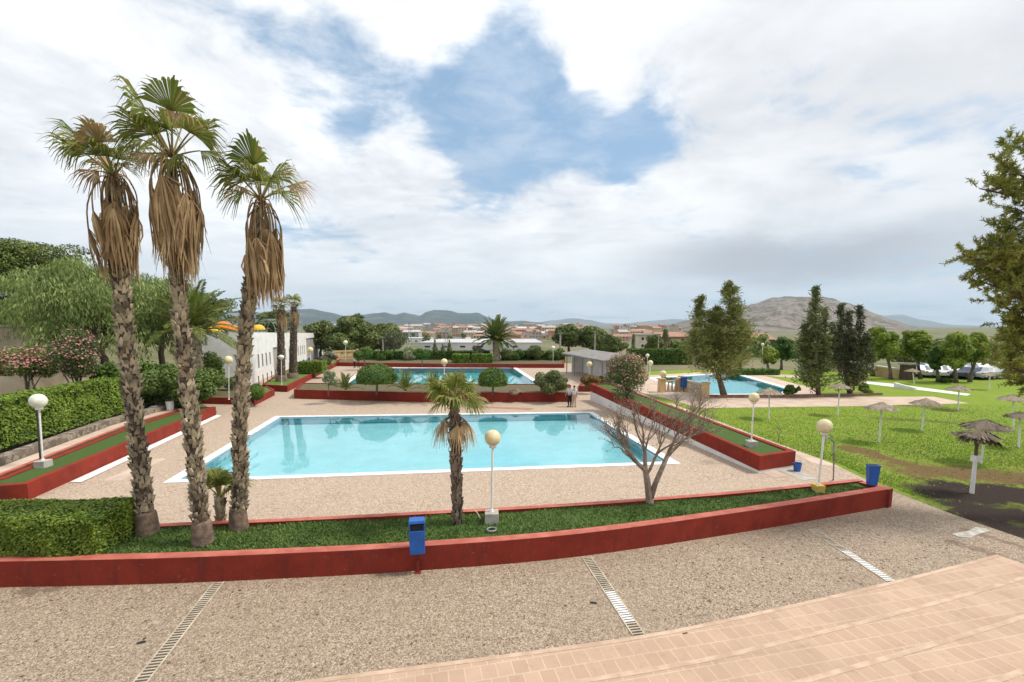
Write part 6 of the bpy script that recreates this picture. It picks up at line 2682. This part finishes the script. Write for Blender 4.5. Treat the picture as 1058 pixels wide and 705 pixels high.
M_brick = tiles('red_brick', (.36, .12, .075), (.30, .10, .065), (.36, .26, .2), .25, .075)
M_rooft = mat('clay_roof', (.38, .22, .155), (.30, .17, .12), .6, .85)
facade_house('house', 'pale cream house behind the shelter pines, left of the brick building', 661, 682, 346.5, 372, 150, -3.0, mat('cream_render', (.66, .60, .48), (.56, .51, .41), .3, .9), 3, 3, 9, M_conc, win=(.35, .4))
facade_house('brick_building', 'red brick apartment building left of the casuarina', 682, 716, 348, 372, 165, -4.0, M_brick, 3, 5, 14, M_rooft, 1.6, win=(.4, .45))
facade_house('apartment_building', 'brown apartment building with clay roof behind the lawn pool trees', 764, 802, 351, 370, 150, -3.0, mat('brown_render', (.17, .11, .085), (.13, .085, .07), .5, .9), 2, 6, 14, M_rooft, 2.0, win=(.6, .45))
facade_house('house', 'small far house with clay roof right of the casuarina top', 757, 768, 344.5, 352, 230, -6, mat('salmon_render', (.55, .35, .25), (.45, .28, .2), .3, .9), 2, 3, 9, M_rooft, 1.5)
facade_house('warehouse', 'long pale flat roofed warehouse before the town', 432, 560, 354.5, 366, 300, tz(300), mat('warehouse_wall', (.62, .61, .59), (.52, .51, .5), .05, .8), 1, 7, 90, mat('pale_roof', (.52, .52, .52), (.42, .42, .43), .05, .7), win=(.3, .25))
facade_house('warehouse', 'smaller white warehouse left of the lattice masts', 398, 440, 350, 356, 430, tz(430), M_white, 1, 6, 40, MATS['pale_roof'], win=(.3, .25))


def town():
    walls = [mat(n_, c, tuple(x * .85 for x in c), .05, .9) for n_, c in (('town_cream', (.60, .52, .42)), ('town_white', (.70, .67, .63)), ('town_salmon', (.52, .34, .25)), ('town_ochre', (.52, .40, .26)), ('town_grey', (.45, .42, .39)), ('town_brick', (.42, .24, .17)))]
    roofs = [M_rooft, M_rooft, M_rooft, M_conc, MATS['pale_roof']]
    gm = MATS['window_dark']
    count = 0
    for i in range(285):
        if i < 205:
            px = random.uniform(384, 606)
            dist = 430 * (1900 / 430) ** (random.random() ** .7)
        elif i < 255:
            px = random.uniform(632, 700)
            dist = random.uniform(420, 1500)
        else:
            px = random.uniform(320, 400)
            dist = random.uniform(700, 1900)
        zb = tz(dist) - 1
        w = random.uniform(9, 26) * (1 if dist < 900 else 1.35)
        dp = random.uniform(9, 18)
        h_ = random.choice([4, 5, 6, 6, 8, 9, 10, 12]) + (0 if dist < 700 else (3 if dist < 1200 else 5))
        p = D(px, dist, zb)
        rz = -YAW + random.gauss(0, .25)
        q = MB()
        q.box(p + Vector((0, 0, h_ / 2)), (w, dp, h_), rz)
        ca, sa = math.cos(rz), math.sin(rz)
        rot = lambda x, y, z: (p.x + x * ca - y * sa, p.y + x * sa + y * ca, zb + z)
        q.cur = 1
        if random.random() < .6:
            o = .4
            q.add([rot(-w / 2 - o, -dp / 2 - o, h_ + .01), rot(w / 2 + o, -dp / 2 - o, h_ + .01), rot(w / 2 + o, dp / 2 + o, h_ + .01), rot(-w / 2 - o, dp / 2 + o, h_ + .01), rot(-w / 2, 0, h_ + 2.6), rot(w / 2, 0, h_ + 2.6)],
                  [(0, 1, 5, 4), (2, 3, 4, 5), (1, 2, 5), (3, 0, 4)])
        else:
            q.box(p + Vector((0, 0, h_ + .3)), (w + .3, dp + .3, .58), rz)
            q.box(p + Vector((0, 0, h_ + 1.8)), (w * .25, dp * .3, 2.4), rz)
        q.cur = 2
        fl = max(int(h_ / 3), 1)
        for r in range(fl):
            for c in range(int(w / 3.2)):
                if random.random() < .85:
                    x = -w / 2 + (c + .5) * w / int(w / 3.2)
                    z = (r + .55) * h_ / fl
                    q.add([rot(x - .6, -dp / 2 - .05, z - .7), rot(x + .6, -dp / 2 - .05, z - .7), rot(x + .6, -dp / 2 - .05, z + .7), rot(x - .6, -dp / 2 - .05, z + .7)], [(0, 1, 2, 3)])
        o = q.build('town_building', [random.choice(walls), random.choice(roofs), gm])
        tag(o, 'distant town building among the roofs in the valley beyond the pools', 'building', 'town buildings in the valley')
    # church with a tower
    ref = D(465, 1350, tz(1350))
    k_ = mpp(ref)
    t = thing('church', 'brown church with a square tower standing out of the town roofs', 'church', ref)
    m = mat('church_stone', (.40, .25, .17), (.33, .2, .14), .05, .9)
    q = MB()
    z1 = Q(465, 336, ref).z
    z2 = Q(469, 333, ref).z
    q.box(Vector((ref.x, ref.y, (ref.z + z1) / 2)), (5 * k_, 22, z1 - ref.z), -YAW)
    q.build('nave', m, t)
    tw = Q(469.3, 340, ref)
    q = MB()
    q.box(Vector((tw.x, tw.y, (ref.z + z2 - 1) / 2)), (1.3 * k_, 1.3 * k_, z2 - 1 - ref.z), -YAW)
    q.lathe(Vector((tw.x, tw.y, z2 - 1)), [(.8 * k_, 0), (.6 * k_, 1.2), (.01, 3.6)], 8)
    q.build('tower', m, t)
    q = MB()
    q.lathe(Vector((ref.x, ref.y, z1)), [(1.6 * k_, 0), (1.3 * k_, 2.5), (.01, 4)], 10)
    q.build('roof', M_rooft, t)
    # scattered tree clumps among the roofs
    for i in range(70):
        if i < 50:
            px, dist = random.uniform(380, 606), random.uniform(330, 1700)
        else:
            px, dist = random.uniform(628, 770), random.uniform(260, 1100)
        p = D(px, dist, tz(dist))
        h_ = random.uniform(5, 11)
        bl = [(p.x + random.gauss(0, 1.2), p.y + random.gauss(0, 1.2), p.z + h_ * random.uniform(.45, .8), h_ * .3, h_ * .3, h_ * .28) for _ in range(4)]
        P, Nn = blob_points(bl, 260, .6)
        V, F = leaf_quads(P, Nn, 1.5, .9, 'face', .8)
        # trunk quads joined to the crown
        o = np_mesh('town_tree', V, F, L_pinefar)
        tv = MB()
        tv.tube([p - Vector((0, 0, 1)), p + Vector((0, 0, h_ * .6))], .3, 6)
        tv.build('trunk', M_bark, o)
        tag(o, 'distant dark green tree among the roofs of the valley town', 'tree', 'trees among the town roofs')


town()

# ------------------------------------------------------------------ hills
def hills(name, prof, dist, front, back, rough, mtl, nx=240, ny=26, base=-6, seed=1, ridge_noise=1.0):
    from mathutils import noise as mn
    xs = [p[0] for p in prof]
    V = []
    for i in range(nx + 1):
        px = xs[0] + (xs[-1] - xs[0]) * i / nx
        j = max(q for q in range(len(xs)) if xs[q] <= px + 1e-9)
        j = min(j, len(xs) - 2)
        u = (px - xs[j]) / (xs[j + 1] - xs[j])
        u2 = u * u * (3 - 2 * u) * .5 + u * .5
        py = prof[j][1] * (1 - u2) + prof[j + 1][1] * u2
        dirv = D(px, 1.0, 0)
        for k_ in range(ny + 1):
            t_ = k_ / ny
            dd = dist - front + (front + back) * t_
            ridge_t = front / (front + back)
            r_ = Q(px, py, D(px, dist, 0)).z
            if t_ <= ridge_t:
                sft = (t_ / ridge_t)
                prof_h = sft ** 1.25
            else:
                sft = 1 - (t_ - ridge_t) / (1 - ridge_t)
                prof_h = sft ** 1.1
            x, y = dirv.x * dd, dirv.y * dd
            n_ = mn.fractal(Vector((x, y, seed)) / (dist * .06), 1.0, 2.0, 6)
            gully = abs(mn.noise(Vector((x, y, seed + 7)) / (dist * .022)))
            h_ = base + (r_ - base) * prof_h
            amp = rough * (r_ - base) * min(sft * 3, 1) * (1 - .72 * sft ** 5)
            z = h_ + amp * (n_ * .5 - gully * .8)
            V.append((x, y, max(z, base - 3)))
    F = []
    for i in range(nx):
        for k_ in range(ny):
            a = i * (ny + 1) + k_
            F.append((a, a + ny + 1, a + ny + 2, a + 1))
    o = np_mesh(name, V, F, mtl, None, True, True)
    o['kind'] = 'structure'
    return o


def hill_mat(name, rock, scrub, sc, cover=.5, dark=None):
    m = bpy.data.materials.new(name)
    nt, out = nodes_of(m)
    h = NT(nt)
    v = h.pos()
    n1 = h.noise(v, sc, 8, .68)
    c = h.mix(h.ss(n1, cover - .08, cover + .08), scrub, rock)
    c = h.mix(h.ss(h.noise(v, sc * 5, 6, .7), .5, .72), c, tuple(x * .55 for x in scrub))
    mp = h.n('ShaderNodeMapping', i_Vector=v)
    mp.inputs['Scale'].default_value = (.4, .4, 3.0)
    c = h.mix(h.math('MULTIPLY', h.ss(h.noise(mp.outputs[0], sc * 3, 6, .7), .52, .7), .5), c, tuple(min(x * 1.3, .8) for x in rock))
    h.bsdf(out, c, .95, h.bump(n1, .6, .15 / sc), .05)
    return m


M_rockhill = hill_mat('bare_rock_hill', (.235, .205, .18), (.11, .105, .075), .012, .47)
M_farhill = hill_mat('far_scrub_hill', (.12, .12, .10), (.05, .065, .05), .0016, .55)
M_palehill = hill_mat('pale_far_hill', (.20, .19, .17), (.11, .12, .10), .0012, .5)
hills('hills', [(640, 346), (665, 342), (690, 337), (706, 332), (722, 327.5), (745, 322.5), (762, 319), (780, 313), (795, 307.5), (812, 305.8), (828, 306.8), (842, 305.6), (858, 308), (872, 312), (888, 317.5),
                (905, 324), (922, 330.5), (940, 336.5), (962, 341), (1000, 344), (1040, 346)], 2300, 1300, 900, .30, M_rockhill, 300, 46, -4, 3)
hills('hills', [(180, 334), (215, 331), (245, 328), (275, 323), (300, 320), (322, 318.5), (340, 322), (356, 326), (372, 325.5), (388, 323.5), (398, 322.5), (408, 325), (418, 322.6), (428, 324.8), (434, 326), (441, 321.8),
                (449, 319.8), (458, 320.4), (466, 321.2), (474, 323.4), (484, 323.6), (494, 322.8), (503, 327.2), (514, 331), (527, 332), (540, 331.4), (553, 333), (566, 335), (585, 336.5), (610, 339), (650, 342), (700, 344)],
      7500, 2600, 2200, .10, M_farhill, 340, 30, -6, 5)
hills('hills', [(-60, 330), (100, 326), (250, 322), (330, 326), (420, 332), (520, 334), (556, 333), (572, 331), (592, 328.8), (608, 330.6), (625, 334), (645, 334.5), (662, 332.6), (680, 331), (694, 329.8), (712, 330.6), (740, 332), (800, 330),
                (900, 327), (930, 324.8), (950, 330), (985, 336), (1060, 338), (1200, 339)], 12500, 3500, 3000, .12, M_palehill, 340, 26, -6, 9)
hills('hills', [(-700, 300), (-300, 285), (-120, 292), (-20, 302), (60, 310), (120, 318), (200, 328), (240, 336), (262, 341)], 190, 90, 120, .10, mat('scrubby_rise', (.10, .11, .045), (.16, .14, .07), .2, .95, .5, 2, .2), 90, 20, -8, 11)
hills('hills', [(960, 344), (990, 342.5), (1020, 341.5), (1060, 341), (1200, 339)], 1500, 700, 500, .15, M_palehill, 60, 16, -4, 12)

# ------------------------------------------------------------------ sky
SUN_EL, SUN_AZ = R(56), R(98)     # azimuth from +Y towards +X
def build_world():
    w = bpy.data.worlds.new('World')
    scene.world = w
    w.use_nodes = True
    nt = w.node_tree
    nt.nodes.clear()
    h = NT(nt)
    out = nt.nodes.new('ShaderNodeOutputWorld')
    bgn = nt.nodes.new('ShaderNodeBackground')
    nt.links.new(bgn.outputs[0], out.inputs[0])
    bgn.inputs[1].default_value = .1
    sky = nt.nodes.new('ShaderNodeTexSky')
    sky.sky_type = 'NISHITA'
    sky.sun_disc = False
    sky.sun_elevation = SUN_EL
    sky.sun_rotation = SUN_AZ
    sky.air_density = 1.0
    sky.dust_density = 1.0
    sky.ozone_density = 1.5
    d = nt.nodes.new('ShaderNodeTexCoord').outputs['Generated']
    sep = h.n('ShaderNodeSeparateXYZ', i_0=d)
    z = h.math('MAXIMUM', sep.outputs[2], 0.0)
    inv = h.math('DIVIDE', 1.0, h.math('ADD', z, .14))
    cb = nt.nodes.new('ShaderNodeCombineXYZ')
    h.put(cb.inputs[0], h.math('MULTIPLY', sep.outputs[0], inv))
    h.put(cb.inputs[1], h.math('MULTIPLY', sep.outputs[1], inv))
    h.put(cb.inputs[2], .37)
    p = cb.outputs[0]
    big = h.noise(p, .75, 2, .5, .2)
    body = h.noise(p, 1.5, 12, .58, .25)
    fine = h.noise(p, 4.2, 8, .62, .35)
    f = h.math('ADD', h.math('MULTIPLY', big, .25), h.math('MULTIPLY', body, .75))
    f = h.math('ADD', h.math('MULTIPLY', h.math('SUBTRACT', f, .5), 1.55), .5)

    def lobe(px, py, r, amt):
        v = ray(px, py).normalized()
        c = h.vmath('DOT_PRODUCT', d, tuple(v))
        return h.math('MULTIPLY', h.ss(c, math.cos(r), math.cos(r * .25)), amt)

    hole = lobe(565, 100, R(16.5), .46)
    for px, py, r, a in ((480, 120, 10, .16), (650, 105, 10, .20), (345, 85, 9, .24), (540, 60, 8, .10), (690, 140, 7, .14), (205, 5, 7, .2)):
        hole = h.math('ADD', hole, lobe(px, py, R(r), a))
    # cloud tongues that reach into the gap
    for px, py, r, a in ((520, -40, 14, -.30), (430, -10, 8, -.2), (640, -20, 10, -.25), (620, 88, 5, -.34), (700, 50, 9, -.2), (420, 150, 5, -.14), (575, 240, 9, -.25), (470, 205, 6, -.1)):
        hole = h.math('ADD', hole, lobe(px, py, R(r), a))
    cov = h.math('SUBTRACT', h.math('ADD', f, .20), hole)
    cov = h.math('ADD', cov, h.math('MULTIPLY', h.math('SUBTRACT', fine, .5), .62))
    m = h.math('MAXIMUM', h.ss(cov, .29, .64), h.math('MULTIPLY', h.ss(fine, .35, .7), .28))
    # tone of the clouds: brilliant rims, soft grey bellies, greyer to the right and low down
    shade = h.noise(p, .95, 9, .60, .5)
    tone = h.ss(h.math('ADD', h.math('MULTIPLY', shade, .8), h.math('MULTIPLY', fine, .25)), .38, .66)
    white = h.mix(tone, (4.7, 4.85, 5.15), (7.3, 7.35, 7.4))
    right = h.vmath('DOT_PRODUCT', d, tuple(RGT))
    white = h.mix(h.ss(right, -.1, .75), white, h.mix(tone, (4.8, 4.88, 5.05), (5.9, 5.95, 6.05)))
    low = h.ss(sep.outputs[2], .30, .02)
    layer = h.noise(h.vmath('MULTIPLY', d, (2.2, 2.2, 16)), 1.0, 7, .6, .3)
    lowc = h.mix(h.ss(layer, .38, .66), (4.7, 5.05, 5.45), (5.9, 6.1, 6.25))
    c = h.mix(h.math('MULTIPLY', low, .88), white, lowc)
    # long dark bank low on the right
    v0 = ray(800, 266).normalized()
    dx = h.vmath('DOT_PRODUCT', d, tuple(RGT))
    dz = h.math('ADD', sep.outputs[2], h.math('MULTIPLY', h.math('SUBTRACT', h.noise(h.vmath('MULTIPLY', d, (3, 3, 8)), 1.6, 6, .6), .5), .10))
    band = h.math('MULTIPLY', h.ss(h.math('ABSOLUTE', h.math('SUBTRACT', dz, v0.z)), .065, .008), h.ss(h.math('ABSOLUTE', h.math('SUBTRACT', dx, v0.dot(RGT) + .02)), .36, .05))
    c = h.mix(h.math('MULTIPLY', band, .85), c, (2.9, 3.05, 3.35))
    blue = h.mix(.6, h.vmath('MULTIPLY', sky.outputs[0], (1.0, 1.0, 1.0)), (2.0, 3.2, 4.5))
    edge = h.mix(m, blue, c)
    # below the skyline: plain pale air
    under = h.ss(sep.outputs[2], 0.0, -.03)
    edge = h.mix(under, edge, (4.6, 4.8, 5.0))
    nt.links.new(edge, bgn.inputs[0])


build_world()
sd = bpy.data.lights.new('sun', 'SUN')
sun = bpy.data.objects.new('sun', sd)
col.objects.link(sun)
sd.energy = 2.3
sd.angle = R(11)
sd.color = (1.0, .94, .86)
to_sun = Vector((math.sin(SUN_AZ) * math.cos(SUN_EL), math.cos(SUN_AZ) * math.cos(SUN_EL), math.sin(SUN_EL)))
sun.rotation_euler = to_sun.to_track_quat('Z', 'Y').to_euler()
sun.location = (0, 0, 60)

# ------------------------------------------------------------------ haze
def haze():
    m = bpy.data.materials.new('haze')
    nt, out = nodes_of(m)
    v = nt.nodes.new('ShaderNodeVolumePrincipled')
    v.inputs['Color'].default_value = (.62, .82, 1.0, 1)
    v.inputs['Density'].default_value = HAZE
    v.inputs['Anisotropy'].default_value = .1
    nt.links.new(v.outputs[0], out.inputs['Volume'])
    q = MB()
    q.box((0, 0, 380), (33000, 33000, 880))
    o = q.build('haze', m)
    o['kind'] = 'stuff'


HAZE = 6.0e-5
haze()

# ------------------------------------------------------------------ view
scene.render.engine = 'CYCLES'
vs_ = scene.view_settings
vs_.view_transform = 'Standard'
vs_.look = 'None'
vs_.gamma = 1.0
vs_.use_curve_mapping = False
vs_.exposure = 0.76
scene.cycles.max_bounces = 8
scene.cycles.transparent_max_bounces = 8
scene.cycles.volume_bounces = 0
scene.cycles.use_denoising = True
